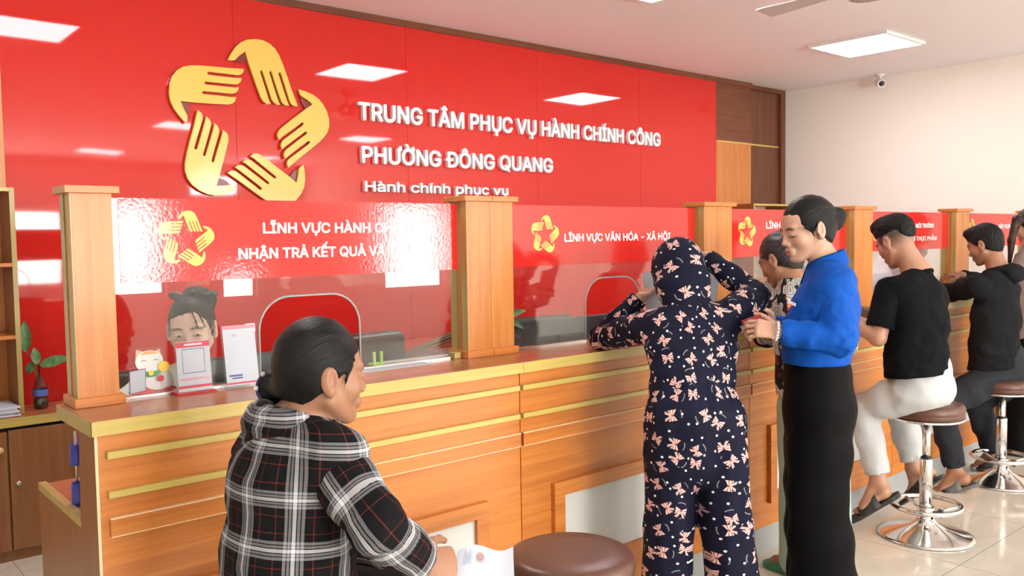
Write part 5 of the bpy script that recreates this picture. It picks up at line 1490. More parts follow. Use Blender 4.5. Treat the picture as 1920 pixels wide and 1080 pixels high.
# ------------------------------------------------------------------ C: woman in the blue shirt
def woman_blue():
    fw = unit(-CR*0.97+V(CF[0], CF[1], 0)*0.25); fw = unit(V(fw[0], fw[1], 0)); L = V(-fw[1], fw[0], 0)
    H = head_frame(at(1515, 432, 3.06), unit(-CR*0.98-V(CF[0], CF[1], 0)*0.16)+V(0, 0, -0.22)); s = 0.95
    D = 3.06
    nb, sh, ch, mi, he = px((1552, 492, D), (1556, 525, D), (1548, 572, D), (1538, 625, D), (1530, 672, D))
    sl, el, wl_ = at(1562, 540, 2.94), at(1574, 638, 2.90), at(1462, 622, 2.93)
    sr, er, wr = at(1540, 540, 3.19), at(1515, 630, 3.24), at(1452, 612, 3.08)
    S = SDF(); add_head(S, H, s, 0.0027, 0.96, 0.75)
    S.chain([hp(H, 0, -0.020, -0.05), nb-UP*0.02], [0.046, 0.054], None, 0.02)
    S.chain([nb-UP*0.02, sh, ch, mi, he], [(0.06, 0.05), (0.13, 0.055), (0.14, 0.09), (0.12, 0.085), (0.13, 0.09)], L, 0.03)
    S.chain([sl, el, wl_], [0.04, 0.033, 0.023]); S.chain([sr, er, wr], [0.04, 0.033, 0.023])
    fl, fr = at(1545, 1200, 2.98), at(1540, 1200, 3.13)
    fl[2] = fr[2] = 0.09
    S.chain([he+L*0.06, fl], [0.07, 0.04]); S.chain([he-L*0.06, fr], [0.07, 0.04])
    for a in (fl, fr): add_foot(S, a, V(a[0], a[1], 0.03)-fw*0.05, V(a[0], a[1], 0.03)+fw*0.18)
    add_hand(S, wl_, unit(at(1408, 612, 2.95)-wl_), unit(CF*0.75-UP*0.45), UP+fw*0.2, (0.55, 0.62, 0.7, 0.75), 0.92, 0.003, 0.3)
    add_hand(S, wr, unit(at(1410, 608, 3.05)-wr), unit(-CF*0.8-UP*0.3), UP+fw*0.3, (0.6, 0.6, 0.6, 0.6), 0.92, 0.003, 0.3)
    p = person(S, 'person', M['skin_fair'], 0.014, 'woman in a royal blue shirt and black trousers, looking down at her hands', H, s, brow=0.85, lip=1.0, lash=0.9)
    h = hair_cap(H, s, (0.081, 0.102, 0.097), (0, -0.014, 0.034), ((0, 0.130, -0.028), (0.086, 0.080, 0.112)))
    bun = at(1564, 408, 3.07)
    h.seg(hp(H, 0, -0.085, 0.035), bun, 0.030, 0.032, None, 0.012); h.ell(bun, (0.037, 0.037, 0.040), None, 0.01)
    h.ell(bun+CR*0.014+UP*0.006, (0.026, 0.03, 0.030), None, 0.008); h.ell(bun-UP*0.02+CR*0.004, (0.028, 0.03, 0.026), None, 0.008)
    h.fold(0.0015, (20, 20, 50), 3)
    h.chain([hp(H, 0.074, 0.045, 0.02), hp(H, 0.079, 0.026, 0.0), hp(H, 0.076, 0.020, -0.03)], [0.006, 0.004, 0.0012], None, 0.006)
    ho = h.mesh('hair', M['black_hair'], 0.0042, p, hair_pat(H, s, (0, -0.11, 0.03)))
    MB().tube([bun+V(0, 0, 0.030)+CR*x for x in (-0.012, 0.004, 0.018)], 0.007, 8).build('hair_tie', plain('pale_green_hair_tie', (0.5, 0.55, 0.22), 0.5), ho, smooth=True)
    er_ = hp(H, 0.090, -0.006, -0.034)
    MB().lathe(er_, [(0.0045*math.sin(a), 0.0045*math.cos(a)) for a in np.linspace(0, PI, 8)], 12).build('earring', M['pearl'], p, smooth=True)
    T = SDF()
    T.chain([nb-UP*0.045, sh, ch, mi, he+UP*0.02, he-UP*0.02], [(0.07, 0.055), (0.145, 0.075), (0.155, 0.107), (0.150, 0.118), (0.142, 0.110), (0.140, 0.106)], L, 0.03)
    T.ell(sl, 0.054, None, 0.04); T.ell(sr, 0.054, None, 0.04)
    T.fold(0.007, (6, 6, 9), 51); T.fold(0.0045, (13, 13, 17), 52); T.fold(0.004, (14, 14, 20), 12, True, None, (he+UP*0.04, 0.16))
    T.cut(he-UP*0.012, (0, 0, -1)); T.seg(nb, nb+UP*0.1, 0.05, 0.05, None, 0.01, True)
    shirt = T.mesh('shirt', M['blue_shirt'], 0.0075, p)
    for (a, b, c), rr in (((sl, el, wl_), (0.057, 0.050, 0.036)), ((sr, er, wr), (0.056, 0.05, 0.036))):
        G = SDF(); d = unit(c-b)
        G.chain([a, a*.5+b*.5, b, b*.5+c*.5, c-d*0.03], [rr[0], rr[0]*.5+rr[1]*.5+0.003, rr[1], rr[1]*.55+rr[2]*.45, rr[2]+0.006], None, 0.02)
        G.seg(c-d*0.055, c, rr[2], rr[2]-0.002, None, 0.004)
        G.fold(0.006, (10, 10, 10), 15); G.fold(0.004, (19, 19, 19), 18); G.fold(0.007, (24, 24, 24), 16, True, None, (b, 0.12))
        G.cut(c, d, 0.08); G.seg(c-d*0.03, c+d*0.05, rr[2]-0.009, rr[2]-0.007, None, 0.003, True)
        G.mesh('sleeve', M['blue_shirt'], 0.006, shirt)
    shirt_collar(nb+UP*0.030+fw*0.006, fw, L, M['blue_shirt'], shirt, 0.98)
    # pocket, badge and bracelet
    q = at(1487, 574, 2.955)
    u_ = unit(-fw*0.55-L*-0.25); u_ = unit(at(1500, 580, 2.945)-at(1476, 573, 2.99)); w_ = unit(UP-u_*u_[2]); n_ = np.cross(u_, w_)
    if np.dot(n_, CAM-q) < 0: n_ = -n_
    bo = at(1476, 568, 2.945)
    b = MB().prism([(0, 0), (0.036, -0.003), (0.036, 0.007), (0.002, 0.011)], bo, u_, w_, n_*0.002).build('badge', plain('white_badge', (0.8, 0.8, 0.85), 0.4), shirt)
    MB().prism([(0.0, -0.001), (0.024, -0.002), (0.009, -0.026)], bo+n_*0.001, u_, w_, n_*0.002).build('badge_emblem', plain('red_badge', (0.62, 0.06, 0.05), 0.4), b)
    MB().lathe(bo+u_*0.0105-w_*0.008+n_*0.0032, [(0, 0.0008), (0.005, 0.0008), (0.005, 0)], 14, n_).build('badge_star', plain('gold_badge', (0.9, 0.6, 0.1), 0.3), b)
    br = MB(); d = unit(wl_-el); u2 = unit(np.cross(d, UP)); v2 = np.cross(d, u2)
    bo2 = wl_+d*0.010
    be = MB()
    for a in np.linspace(0, 2*PI, 17)[:-1]:
        be.lathe(bo2+(u2*math.cos(a)*1.0+v2*math.sin(a))*0.0295, [(0.0055*math.sin(t_), 0.0055*math.cos(t_)) for t_ in np.linspace(0, PI, 7)], 10)
    be.build('bracelet', plain('pearly_bracelet', (0.62, 0.60, 0.58), 0.2), p, smooth=True)
    K = SDF()
    K.chain(px((1529, 664, D), (1532, 700, D), (1536, 765, D), (1533, 850, D)), [(0.128, 0.100), (0.140, 0.108), (0.155, 0.119), (0.150, 0.110)], L, 0.03)
    for sg, f_ in ((1, fl), (-1, fr)):
        o_ = L*0.07*sg
        pts = [q+o_ for q in px((1533, 840, D), (1528, 915, D), (1534, 1000, D), (1541, 1085, D))]+[V(f_[0], f_[1], 0.05)]
        K.chain(pts, [(0.085, 0.108), (0.085, 0.097), (0.085, 0.104), (0.088, 0.109), (0.092, 0.118)], L, 0.03)
    K.fold(0.0025, (9, 9, 1.3), 61)
    K.mesh('trousers', M['black_trouser'], 0.0085, p)
    for a in (fl, fr):
        b = MB()
        sandal(V(a[0], a[1], 0.028)-fw*0.055, V(a[0], a[1], 0.028)+fw*0.19, p, M['black'])
    # red folded booklet in her fingers
    o_ = at(1412, 606, 3.00)
    mb = MB().box((-0.035, -0.004, -0.022), (0.035, 0.004, 0.022), 0.002)
    R3 = Matrix.Rotation(0.5, 3, 'Y') @ Matrix.Rotation(math.atan2(fw[1], fw[0]), 3, 'Z')
    R3 = Matrix.Rotation(math.atan2(fw[1], fw[0]), 3, 'Z') @ Matrix.Rotation(0.35, 3, 'Y')
    for v in mb.bm.verts: v.co = R3 @ v.co + Vector(o_)
    tag(mb.build('booklet', plain('dark_red_booklet', (0.30, 0.02, 0.03), 0.5), loc=tuple(o_)), 'small dark red booklet in the hands of the woman in blue', 'booklet')
    return p

# ------------------------------------------------------------------ D: elderly woman in the floral blouse
def woman_floral():
    fw = unit(V(0.1, 1, 0)); L = V(-fw[1], fw[0], 0)
    H = head_frame(at(1466, 488, 3.76), unit(-CR*0.62+V(CF[0], CF[1], 0)*0.78)+V(0, 0, -0.42)); s = 0.98
    D = 3.70
    nb, sh, ch, wa, he = px((1488, 540, D), (1505, 566, D), (1514, 630, D), (1520, 690, D), (1524, 738, D))
    sl, el, wl_ = at(1446, 576, 3.72), at(1436, 628, 3.85), at(1446, 602, 4.05)
    sr, er, wr = at(1566, 576, 3.68), at(1585, 640, 3.72), at(1540, 620, 3.95)
    al_, ar = at(1500, 1020, 3.78), at(1560, 1020, 3.72)
    al_[2] = ar[2] = 0.09
    S = SDF(); add_head(S, H, s, 0.0038)
    S.chain([hp(H, 0, -0.02, -0.05), nb], [0.046, 0.055], None, 0.02)
    S.chain([nb, sh, ch, wa, he], [(0.06, 0.05), (0.135, 0.06), (0.14, 0.09), (0.14, 0.09), (0.15, 0.10)], L, 0.03)
    S.chain([sl, el, wl_], [0.042, 0.034, 0.024]); S.chain([sr, er, wr], [0.042, 0.034, 0.024])
    S.chain([he+L*0.07, al_], [0.07, 0.035]); S.chain([he-L*0.07, ar], [0.07, 0.035])
    for a in (al_, ar): add_foot(S, a, V(a[0], a[1], 0.025)-fw*0.05, V(a[0], a[1], 0.025)+fw*0.17)
    add_hand(S, wl_, unit(V(-0.3, 1, -0.1)), unit(V(0, 0, -1)), -L*-1+fw, (0.3,)*4, 0.92, 0.005, 0.2, 1, False); add_hand(S, wr, unit(V(-0.3, 1, 0)), unit(V(0, 0, -1)), L, (0.4,)*4, 0.92, 0.005, 0.2, 1, False)
    p = person(S, 'person', M['skin_tan'], 0.012, 'elderly woman in a black floral blouse bending over the counter behind the woman in blue', H, s, brow=0.5, lip=0.5)
    h = hair_cap(H, s, (0.083, 0.103, 0.098), (0, -0.014, 0.034), ((0, 0.128, -0.028), (0.085, 0.080, 0.112)))
    b = hp(H, 0, -0.095, 0.07); h.seg(hp(H, 0, -0.08, 0.05), b, 0.028, 0.028, None, 0.012); h.ell(b, (0.036, 0.036, 0.032), None, 0.01)
    h.fold(0.003, (20, 20, 40), 13)
    h.mesh('hair', M['grey_hair'], 0.0055, p, hair_pat(H, s, (0, -0.10, 0.07)))
    T = SDF()
    T.chain([nb-UP*0.01, sh, ch, wa, he], [(0.075, 0.065), (0.152, 0.08), (0.165, 0.108), (0.170, 0.115), (0.182, 0.125)], L, 0.03)
    T.ell(sl, 0.058, None, 0.04); T.ell(sr, 0.058, None, 0.04); T.ell(nb-fw*0.02, (0.085, 0.075, 0.05), None, 0.03); T.fold(0.006, (8, 8, 6), 71)
    T.cut(he, (0, 0, -1)); T.seg(nb, nb+UP*0.1, 0.052, 0.052, None, 0.01, True)
    T.seg(nb-UP*0.02, nb+UP*0.02, 0.062, 0.060, None, 0.012); T.seg(nb+UP*0.0, nb+UP*0.1, 0.052, 0.054, None, 0.006, True)
    bl = T.mesh('blouse', M['floral'], 0.009, p, tube_pat([he, nb], 0.15, -fw, 0.6))
    for (a, b, c), sd in (((sl, el, wl_), 1.1), ((sr, er, wr), 2.1)):
        G = SDF(); d = unit(c-b); G.chain([a, b, c-d*0.03], [0.058, 0.052, 0.042], None, 0.02); G.fold(0.007, (12, 12, 12), 5); G.cut(c-d*0.03, d, 0.08)
        G.mesh('sleeve', M['floral'], 0.009, bl, tube_pat([a, b, c], 0.05, -fw, sd))
    K = SDF(); K.chain([he+UP*0.06, he-UP*0.12], [(0.15, 0.11), (0.165, 0.115)], L, 0.03)
    for o_, a in ((L*0.075, al_), (-L*0.075, ar)): K.chain([he+o_-UP*0.05, V(a[0], a[1], 0.06)], [(0.085, 0.105), (0.075, 0.09)], L, 0.02)
    K.fold(0.006, (10, 10, 2), 3); K.mesh('trousers', M['mint'], 0.011, p)
    gm_ = plain('green_rubber', (0.03, 0.20, 0.10), 0.5)
    for a in (al_, ar): sandal(V(a[0], a[1], 0.025)-fw*0.055, V(a[0], a[1], 0.025)+fw*0.18, p, gm_)
    return p

# ------------------------------------------------------------------ E, F: the two seated men
def seated_man(label, fw, H, s, J, skin_m, tee, trous, hair_kind, res, sandal_mat, long_sleeve, hooded=False):
    L = V(-fw[1], fw[0], 0)
    S = SDF(); add_head(S, H, s, res, 1.08)
    nb, sh, ch, wa, he, hi = J['spine']; sl, el, wl_ = J['left']; sr, er, wr = J['right']
    S.chain([hp(H, 0, -0.020, -0.05, s), nb-UP*0.02], [0.054, 0.062], None, 0.02)
    S.chain([nb-UP*0.02, sh, ch, wa, hi], [(0.07, 0.06), (0.155, 0.07), (0.15, 0.095), (0.14, 0.095), (0.15, 0.11)], L, 0.03)
    S.chain([sl, sl*.45+el*.55, el, el*.6+wl_*.4, wl_], [0.052, 0.045, 0.038, 0.038, 0.026]); S.chain([sr, sr*.45+er*.55, er, er*.6+wr*.4, wr], [0.052, 0.045, 0.038, 0.038, 0.026])
    for nm in ('left', 'right'):
        w_ = J[nm][2]; e_ = J[nm][1]
        add_hand(S, w_, unit(J['hd_'+nm]), V(0, 0, -1), J['th_'+nm], (0.55, 0.6, 0.65, 0.7), 1.0, res+0.0012, 0.4)
    for q in ('l', 'r'):
        h_, k_, a_ = J['leg_'+q]; S.chain([h_, k_, a_*0.97+k_*0.03], [0.078, 0.054, 0.034]); S.chain([k_*.5+a_*.5, a_], [0.045, 0.036])
        he_, to_ = J['foot_'+q]; add_foot(S, a_, he_, to_)
        A = np.array([a_, he_, to_]); S.mark(A.min(0)-0.045, A.max(0)+0.045, 0.0065)
    stub = None
    if hair_kind == 'fade': stub = lambda x, y, z: np.clip((z+0.045+0.25*np.clip(y, -1, 1)*0)/0.075, 0, 0.85)*(y < 0.052-0.35*(np.clip(0.03-z, 0, 1)))*(np.abs(np.abs(x)-0.085) > 0.0035)*((np.abs(x) < 0.0785) | (np.abs(y+0.008) > 0.024) | (z > 0.036))
    p = person(S, 'person', skin_m, 0.014, label, H, s, brow=1.0, lip=0.7, stub=stub)
    eyes(H, s, p, (0, -0.3), 0.6)
    P = lambda x, y, z: hp(H, x, y, z, s)
    if hair_kind == 'fade':
        h = SDF(); h.ell(P(0, -0.008, 0.070), V(0.0785, 0.100, 0.076)*s, H[1], 0.01); h.ell(P(0, 0.045, 0.115), V(0.060, 0.055, 0.034)*s, H[1], 0.03)
        h.ell(P(0, -0.082, 0.040), V(0.052, 0.026, 0.052)*s, H[1], 0.02)
        h.ell(P(0, 0.150, 0.005), V(0.095, 0.068, 0.085)*s, H[1], 0.012, True)
        h.fold(0.004, (95, 95, 60), 5); h.fold(0.003, (190, 190, 110), 7, False)
    else:
        h = hair_cap(H, s, (0.080, 0.102, 0.100), (0, -0.012, 0.036), ((0, 0.136, -0.030), (0.092, 0.075, 0.112)))
        h.ell(P(0, 0.055, 0.100), V(0.060, 0.045, 0.030)*s, H[1], 0.03); h.fold(0.003, (90, 90, 60), 6); h.fold(0.0025, (190, 190, 110), 8, False)
    h.mesh('hair', M['short_hair'], 0.0045, p, hair_pat(H, s, (0, 0.02, 0.12)))
    T = SDF()
    T.chain([nb-UP*0.045, sh, ch, wa, he], [(0.080, 0.068), (0.172, 0.088), (0.178, 0.118), (0.170, 0.122), (0.176, 0.128)], L, 0.03)
    T.ell(sl, 0.064, None, 0.04); T.ell(sr, 0.064, None, 0.04)
    T.fold(0.008, (6, 6, 8), J['seed']); T.fold(0.0035, (14, 14, 20), J['seed']+1); T.fold(0.005, (16, 16, 22), 9, True, None, (he+UP*0.06, 0.2))
    T.cut(he-UP*0.005, unit(V(0, 0, -1)-fw*0.12))
    tee_o = T.mesh('hoodie' if hooded else 't_shirt', tee, 0.009, p)
    for (a, b, c) in ((sl, el, wl_), (sr, er, wr)):
        G = SDF(); d = unit(b-a); f = unit(c-b)
        if long_sleeve:
            e_ = c-f*0.02
            G.chain([a, a*.5+b*.5, b, b*.5+e_*.5, e_], [0.066, 0.062, 0.054, 0.046, 0.037], None, 0.02); G.fold(0.007, (11, 11, 11), 4); G.cut(e_, f, 0.08)
            G.seg(e_-f*0.03, e_+f*0.05, 0.029, 0.030, None, 0.004, True)
        else:
            e_ = a+(b-a)*0.80
            G.chain([a, e_], [0.066, 0.066], None, 0.02); G.fold(0.004, (10, 10, 10), 4); G.cut(e_, d, 0.11); G.seg(e_-d*0.04, e_+d*0.05, 0.050, 0.052, None, 0.004, True)
        G.mesh('sleeve', tee, 0.008, tee_o)
    C = SDF()
    if hooded:
        ring = [nb+(fw*math.cos(a)*0.072+L*math.sin(a)*0.076)+UP*(-0.005-0.02*math.cos(a)) for a in np.linspace(0, 2*PI, 19)]
        C.chain(ring, [0.020]*19, None, 0.012); b_ = nb-fw*0.09
        C.ell(b_-UP*0.02, (0.05, 0.10, 0.05), np.array([fw, L, UP]), 0.03); C.seg(b_-UP*0.03, b_-UP*0.075+fw*0.015, (0.08, 0.03), (0.045, 0.02), L, 0.03)
        C.seg(nb+UP*0.02, nb+UP*0.2, 0.062, 0.066, None, 0.01, True); C.fold(0.005, (14, 14, 20), 3)
        C.mesh('hood', tee, 0.008, tee_o)
    else:
        ring = [nb+(fw*math.cos(a)*0.063+L*math.sin(a)*0.066)+UP*(-0.027-0.016*math.cos(a)) for a in np.linspace(0, 2*PI, 23)]
        C.chain(ring, [0.0125]*23, None, 0.006); C.mesh('collar', tee, 0.006, tee_o)
    K = SDF()
    K.chain([hi+UP*0.09-fw*0.01, hi+UP*0.0], [(0.158, 0.115), (0.178, 0.135)], L, 0.03)
    for q in ('l', 'r'):
        h_, k_, a_ = J['leg_'+q]; f = unit(a_-k_); e_ = k_+(a_-k_)*J['cuff']
        K.chain([h_, h_*.5+k_*.5, k_, k_*.5+e_*.5, e_], [0.098, 0.088, 0.072, 0.066, 0.058], None, 0.03)
    K.fold(0.008, (8, 8, 8), 14)
    for q in ('l', 'r'):
        h_, k_, a_ = J['leg_'+q]; f = unit(a_-k_); e_ = k_+(a_-k_)*J['cuff']
        K.cut(e_, f, 0.085); K.seg(e_-f*0.03, e_+f*0.05, 0.047, 0.049, None, 0.004, True)
    K.mesh('trousers', trous, 0.0095, p)
    for q in ('l', 'r'): he_, to_ = J['foot_'+q]; d = unit(to_-he_); sandal(he_-d*0.012, to_+d*0.02, p, sandal_mat, 1.0)
    return p

fwE = unit(V(0.02, 1, 0))
JE = dict(spine=px((1719, 503, 4.21), (1722, 548, 4.18), (1722, 605, 4.16), (1718, 662, 4.16), (1717, 702, 4.16), (1728, 728, 4.20)),
          left=px((1668, 545, 4.12), (1646, 634, 4.10), (1588, 592, 4.22)), right=px((1748, 556, 4.26), (1700, 612, 4.50), (1606, 579, 4.42)),
          hd_left=-CR*0.9+CF*0.4, th_left=UP+CF, hd_right=-CR*0.95+CF*0.2, th_right=UP-CF,
          leg_l=px((1712, 732, 4.15), (1618, 768, 4.34), (1648, 902, 4.30)), leg_r=px((1752, 728, 4.28), (1688, 765, 4.54), (1714, 876, 4.50)),
          foot_l=px((1676, 926, 4.26), (1600, 968, 4.33)), foot_r=px((1758, 893, 4.45), (1694, 936, 4.60)), cuff=0.90, seed=81)
HE = head_frame(at(1682, 455, 4.27), unit(-CR*0.42+V(CF[0], CF[1], 0)*0.9)+V(0, 0, -0.50))
seated_man('man in a black t-shirt and light trousers on a stool, writing at the counter', fwE, HE, 1.0, JE, M['skin_mid'], M['black_tee'], M['light_trouser'], 'fade', 0.0038, M['rubber'], False)
fwF = unit(V(0.02, 1, 0))
JF = dict(spine=px((1874, 506, 5.22), (1870, 538, 5.20), (1868, 595, 5.18), (1864, 652, 5.17), (1862, 690, 5.18), (1880, 702, 5.20)),
          left=px((1830, 535, 5.10), (1790, 548, 5.33), (1735, 545, 5.42)), right=px((1890, 545, 5.30), (1846, 530, 5.58), (1800, 516, 5.50)),
          hd_left=-CR*0.9+CF*0.3, th_left=UP+CF, hd_right=-CR*0.97+CF*0.1, th_right=UP-CF,
          leg_l=px((1862, 708, 5.12), (1764, 762, 5.05), (1792, 886, 5.02)), leg_r=px((1902, 706, 5.22), (1832, 752, 5.28), (1862, 850, 5.38)),
          foot_l=px((1822, 906, 4.97), (1760, 921, 5.03)), foot_r=px((1886, 864, 5.34), (1838, 874, 5.44)), cuff=0.92, seed=91)
HF = head_frame(at(1848, 460, 5.28), unit(-CR*0.62+V(CF[0], CF[1], 0)*0.78)+V(0, 0, -0.36))
seated_man('man in a charcoal hoodie and grey trousers on a stool, leaning on the counter', fwF, HF, 1.0, JF, M['skin_tan'], M['dark_hoodie'], M['grey_trouser'], 'short', 0.0042, plain('grey_rubber', (0.10, 0.095, 0.09), 0.6), True, True)

# ------------------------------------------------------------------ G: standing woman at the right edge
def woman_ponytail():
    fw = unit(V(0.02, 1, 0)); L = V(-fw[1], fw[0], 0); D = 5.75
    H = head_frame(at(1934, 425, D+0.05), fw+V(0, 0, -0.3)); s = 1.0
    nb, sh, ch, wa, hi = px((1936, 462, D), (1936, 485, D), (1934, 535, D), (1932, 590, D), (1932, 630, D))
    S = SDF(); add_head(S, H, s, 0.006)
    S.chain([hp(H, 0, -0.02, -0.05), nb], [0.046, 0.055], None, 0.02)
    S.chain([nb, sh, ch, wa, hi], [(0.06, 0.05), (0.13, 0.06), (0.135, 0.09), (0.12, 0.085), (0.14, 0.10)], L, 0.03)
    al_, ar = V(hi[0]-0.08, hi[1]+0.05, 0.09), V(hi[0]+0.08, hi[1]+0.02, 0.09)
    S.chain([hi+L*0.07, al_], [0.07, 0.035]); S.chain([hi-L*0.07, ar], [0.07, 0.035])
    arms = []
    for sg in (1, -1):
        a = sh+L*0.155*sg; b = a+V(0.03*-sg, 0.10, -0.22); c = b+V(0.06*sg, 0.17, 0.08); arms.append((a, b, c))
        S.chain([a, b, c], [0.04, 0.033, 0.023]); add_hand(S, c, unit(V(0.1*sg, 1, -0.05)), V(0, 0, -1), V(sg*1.0, 0, 0), (0.4,)*4, 0.92, 0.006, 0.2, 1, False)
    for a in (al_, ar): add_foot(S, a, V(a[0], a[1], 0.022)-fw*0.05, V(a[0], a[1], 0.022)+fw*0.17)
    p = person(S, 'person', M['skin_fair'], 0.012, 'woman with a long brown ponytail and taupe shirt, cut off by the right edge', H, s)
    h = hair_cap(H, s); tie = hp(H, 0, -0.105, 0.055)
    h.seg(hp(H, 0, -0.09, 0.05), tie, 0.03, 0.024)
    e1, e2, e3 = at(1907, 412, D-0.05), at(1897, 450, D-0.06), at(1893, 492, D-0.05)
    h.chain([tie, e1, e2, e3], [(0.022, 0.022), (0.036, 0.026), (0.030, 0.022), (0.010, 0.010)], L, 0.015); h.fold(0.004, (30, 30, 6), 4)
    h.mesh('hair', M['brown_hair'], 0.006, p, hair_pat(H, s, (0, -0.11, 0.03)))
    T = SDF(); T.chain([nb-UP*0.01, sh, ch, wa, hi-UP*0.03], [(0.075, 0.06), (0.155, 0.08), (0.165, 0.11), (0.155, 0.11), (0.165, 0.12)], L, 0.03); T.fold(0.006, (8, 8, 6), 4); T.cut(hi-UP*0.03, (0, 0, -1)); T.seg(nb, nb+UP*0.1, 0.05, 0.05, None, 0.01, True)
    sh_ = T.mesh('shirt', M['taupe'], 0.010, p)
    for a, b, c in arms:
        G = SDF(); d = unit(c-b); G.chain([a, b, c-d*0.03], [0.055, 0.048, 0.036], None, 0.02); G.fold(0.006, (12, 12, 12), 5); G.cut(c-d*0.03, d, 0.08); G.mesh('sleeve', M['taupe'], 0.010, sh_)
    K = SDF(); K.chain([hi+UP*0.05, hi-UP*0.12], [(0.14, 0.10), (0.16, 0.115)], L, 0.03)
    for o_, a in ((L*0.075, al_), (-L*0.075, ar)): K.chain([hi+o_-UP*0.05, V(a[0], a[1], 0.07)], [(0.085, 0.10), (0.060, 0.065)], L, 0.02)
    K.fold(0.005, (10, 10, 2), 3); K.mesh('trousers', M['black_trouser'], 0.011, p)
    for a in (al_, ar): sandal(V(a[0], a[1], 0.023)-fw*0.055, V(a[0], a[1], 0.023)+fw*0.18, p, M['black'])

# ------------------------------------------------------------------ H: clerk behind the first screen; I: clerk in white further on
def clerk_front():
    D = 3.06
    fw = -V(CF[0], CF[1], 0)+CR*0.20; fw = unit(V(fw[0], fw[1], 0)); L = V(-fw[1], fw[0], 0)
    H = head_frame(at(360, 619, D+0.03), fw+V(0, 0, -0.10)-CR*0.02, UP+CR*-0.05); s = 0.98
    nb, sh, ch, wa, hi = px((362, 700, D+0.05), (360, 722, D+0.05), (360, 790, D+0.06), (362, 860, D+0.08), (362, 920, D+0.12))
    S = SDF(); add_head(S, H, s, 0.0030, 0.97, 0.75)
    S.chain([hp(H, 0, -0.018, -0.05), nb], [0.044, 0.052], None, 0.02)
    S.chain([nb, sh, ch, wa, hi], [(0.06, 0.05), (0.13, 0.06), (0.135, 0.09), (0.125, 0.09), (0.15, 0.11)], L, 0.03)
    arms = []
    for sg in (1, -1):
        a = sh+L*0.155*sg-UP*0.01; b = a+fw*0.04+L*0.05*sg-UP*0.23; c = b+fw*0.16-L*0.08*sg-UP*0.02; c[2] = max(c[2], 0.80)
        if sg < 0: a, b, c = px((285, 722, 3.09), (238, 762, 2.99), (300, 800, 2.90))
        arms.append((a, b, c))
        S.chain([a, b, c], [0.04, 0.033, 0.023]); add_hand(S, c, unit(fw-L*0.5*sg), V(0, 0, -1), -L*sg, (0.3,)*4, 0.92, 0.006, 0.2, 1, False)
    for sg in (1, -1):
        k_ = hi+fw*0.30+L*0.09*sg-UP*0.02; a_ = V(k_[0], k_[1], 0.09); S.chain([hi+L*0.08*sg, k_, a_], [0.075, 0.05, 0.035]); add_foot(S, a_, V(a_[0], a_[1], 0.022)-fw*0.05, V(a_[0], a_[1], 0.022)+fw*0.17)
    p = person(S, 'person', M['skin_pale'], 0.013, 'clerk with tied black hair and pale blouse, seated behind the first glass screen', H, s, brow=0.85, lip=0.8, lash=0.5)
    eyes(H, s, p, (0.30, -0.25), 0.85)
    h = hair_cap(H, s, (0.081, 0.100, 0.097), (0, -0.013, 0.035), ((0, 0.125, -0.038), (0.074, 0.080, 0.107)))
    P = lambda x, y, z: hp(H, x, y, z, s)
    h.ell(P(0.02, -0.03, 0.125), (0.045, 0.04, 0.032), None, 0.015); h.ell(P(0.055, -0.04, 0.10), (0.035, 0.035, 0.035), None, 0.02)
    h.chain([P(0.012, 0.070, 0.108), P(0.026, 0.0935, 0.078), P(0.036, 0.101, 0.048), P(0.040, 0.098, 0.022)], [0.006, 0.004, 0.003, 0.0016], None, 0.006)
    h.chain([P(0.020, 0.068, 0.108), P(0.044, 0.086, 0.074), P(0.056, 0.0885, 0.046), P(0.062, 0.083, 0.018)], [0.006, 0.004, 0.003, 0.0016], None, 0.006)
    h.fold(0.003, (25, 25, 25), 3)
    ho = h.mesh('hair', M['black_hair'], 0.0045, p, hair_pat(H, s, (0, -0.06, 0.12)))
    rb = SDF()
    for sg, c in ((-1, P(-0.040, 0.0, 0.128)), (1, P(0.075, -0.01, 0.122))):
        rb.ell(c, V(0.030, 0.010, 0.017), np.array([unit(H[1][0]-H[1][2]*0.4*-sg), H[1][1], unit(H[1][2]+H[1][0]*0.4*-sg)]), 0.006)
    rb.ell(P(0.018, 0.0, 0.138), 0.012, None, 0.01); rb.seg(P(-0.02, 0.0, 0.132), P(0.055, -0.005, 0.130), 0.006, 0.006, None, 0.006)
    rb.mesh('hair_bow', M['charcoal'], 0.004, ho)
    T = SDF(); T.chain([nb-UP*0.01, sh, ch, wa], [(0.07, 0.06), (0.150, 0.08), (0.155, 0.105), (0.145, 0.105)], L, 0.03)
    T.fold(0.006, (8, 8, 6), 4); T.seg(nb, nb+UP*0.1, 0.05, 0.05, None, 0.01, True)
    T.seg(nb+fw*0.06+UP*0.03, nb+fw*0.10-UP*0.07, 0.02, 0.008, None, 0.01, True)
    b_ = T.mesh('blouse', M['pale_blouse'], 0.009, p)
    shirt_collar(nb+UP*0.01, fw, L, M['pale_blouse'], b_)
    for a, b, c in arms:
        G = SDF(); d = unit(c-b); G.chain([a, b, c-d*0.03], [0.058, 0.055, 0.042], None, 0.02); G.fold(0.006, (12, 12, 12), 5); G.cut(c-d*0.03, d, 0.08); G.mesh('sleeve', M['pale_blouse'], 0.010, b_)
    K = SDF(); K.chain([hi+UP*0.1, hi], [(0.14, 0.10), (0.17, 0.13)], L, 0.03)
    for sg in (1, -1):
        k_ = hi+fw*0.30+L*0.09*sg-UP*0.02; K.chain([hi+L*0.08*sg, k_, V(k_[0], k_[1], 0.10)], [0.085, 0.062, 0.05])
    K.mesh('trousers', M['black_trouser'], 0.012, p)

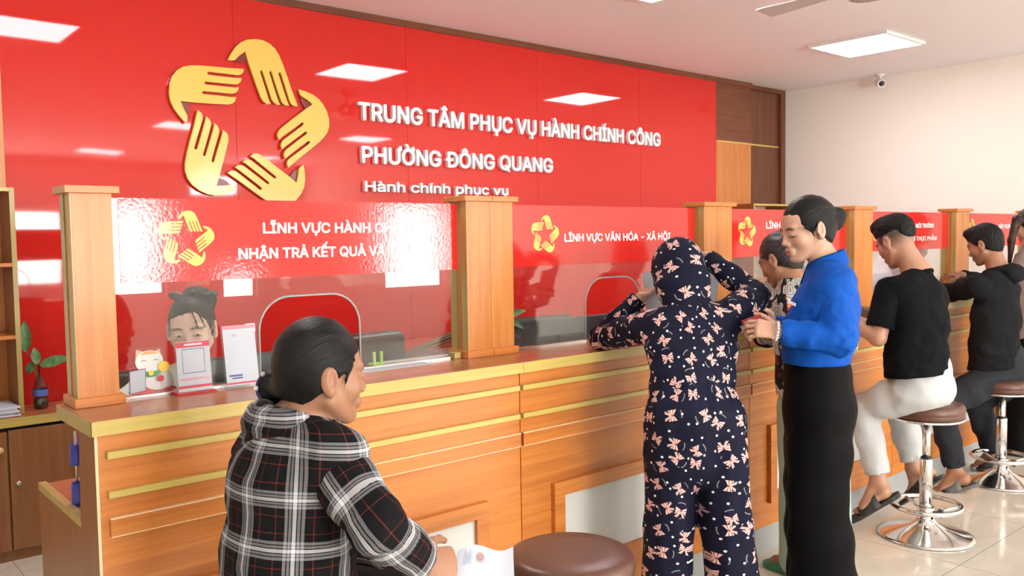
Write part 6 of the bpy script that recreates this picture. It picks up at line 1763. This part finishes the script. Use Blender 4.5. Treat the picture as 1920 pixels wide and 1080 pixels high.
def clerk_white():
    D = 6.5
    fw = unit(V(0.75, -0.65, 0)); L = V(-fw[1], fw[0], 0)
    H = head_frame(at(1712, 468, D), fw+V(0, 0, -0.7)); s = 1.0
    nb, sh, ch, wa, hi = px((1694, 492, D), (1672, 500, D), (1642, 545, D), (1628, 610, D), (1622, 670, D))
    S = SDF(); add_head(S, H, s, 0.006)
    S.chain([hp(H, 0, -0.018, -0.05), nb], [0.05, 0.056], None, 0.02)
    S.chain([nb, sh, ch, wa, hi], [(0.06, 0.05), (0.14, 0.07), (0.14, 0.10), (0.135, 0.10), (0.16, 0.12)], L, 0.03)
    arms = []
    for sg in (1, -1):
        a = sh+L*0.16*sg-UP*0.02; b = a+fw*0.06-UP*0.25; c = b+fw*0.2+UP*0.0; arms.append((a, b, c))
        S.chain([a, b, c], [0.045, 0.036, 0.025]); add_hand(S, c, unit(fw), V(0, 0, -1), -L*sg, (0.3,)*4, 1, 0.006, 0.2, 1, False)
    for sg in (1, -1):
        a_ = V(hi[0]+L[0]*0.1*sg, hi[1]+L[1]*0.1*sg, 0.09); S.chain([hi+L*0.08*sg, a_], [0.08, 0.035]); add_foot(S, a_, V(a_[0], a_[1], 0.022)-fw*0.05, V(a_[0], a_[1], 0.022)+fw*0.17)
    p = person(S, 'person', M['skin_mid'], 0.013, 'clerk in a white shirt bending behind the glass, partly hidden by the man in black', H, s)
    hair_cap(H, s).mesh('hair', M['black_hair'], 0.007, p, hair_pat(H, s))
    T = SDF(); T.chain([nb, sh, ch, wa, hi+UP*0.02], [(0.075, 0.06), (0.165, 0.09), (0.170, 0.125), (0.165, 0.125), (0.17, 0.13)], L, 0.03); T.fold(0.010, (7, 7, 7), 4)
    b_ = T.mesh('shirt', M['white_shirt'], 0.010, p)
    for a, b, c in arms:
        G = SDF(); d = unit(c-b); G.chain([a, b, c-d*0.03], [0.064, 0.055, 0.042], None, 0.02); G.fold(0.008, (12, 12, 12), 5); G.cut(c-d*0.03, d, 0.08); G.mesh('sleeve', M['white_shirt'], 0.010, b_)
    K = SDF()
    for sg in (1, -1): K.chain([hi+L*0.08*sg, V(hi[0]+L[0]*0.1*sg, hi[1]+L[1]*0.1*sg, 0.06)], [0.10, 0.06], None, 0.03)
    K.mesh('trousers', M['black_trouser'], 0.012, p)

woman_plaid(); woman_bows(); woman_blue(); woman_floral(); woman_ponytail(); clerk_front(); clerk_white()
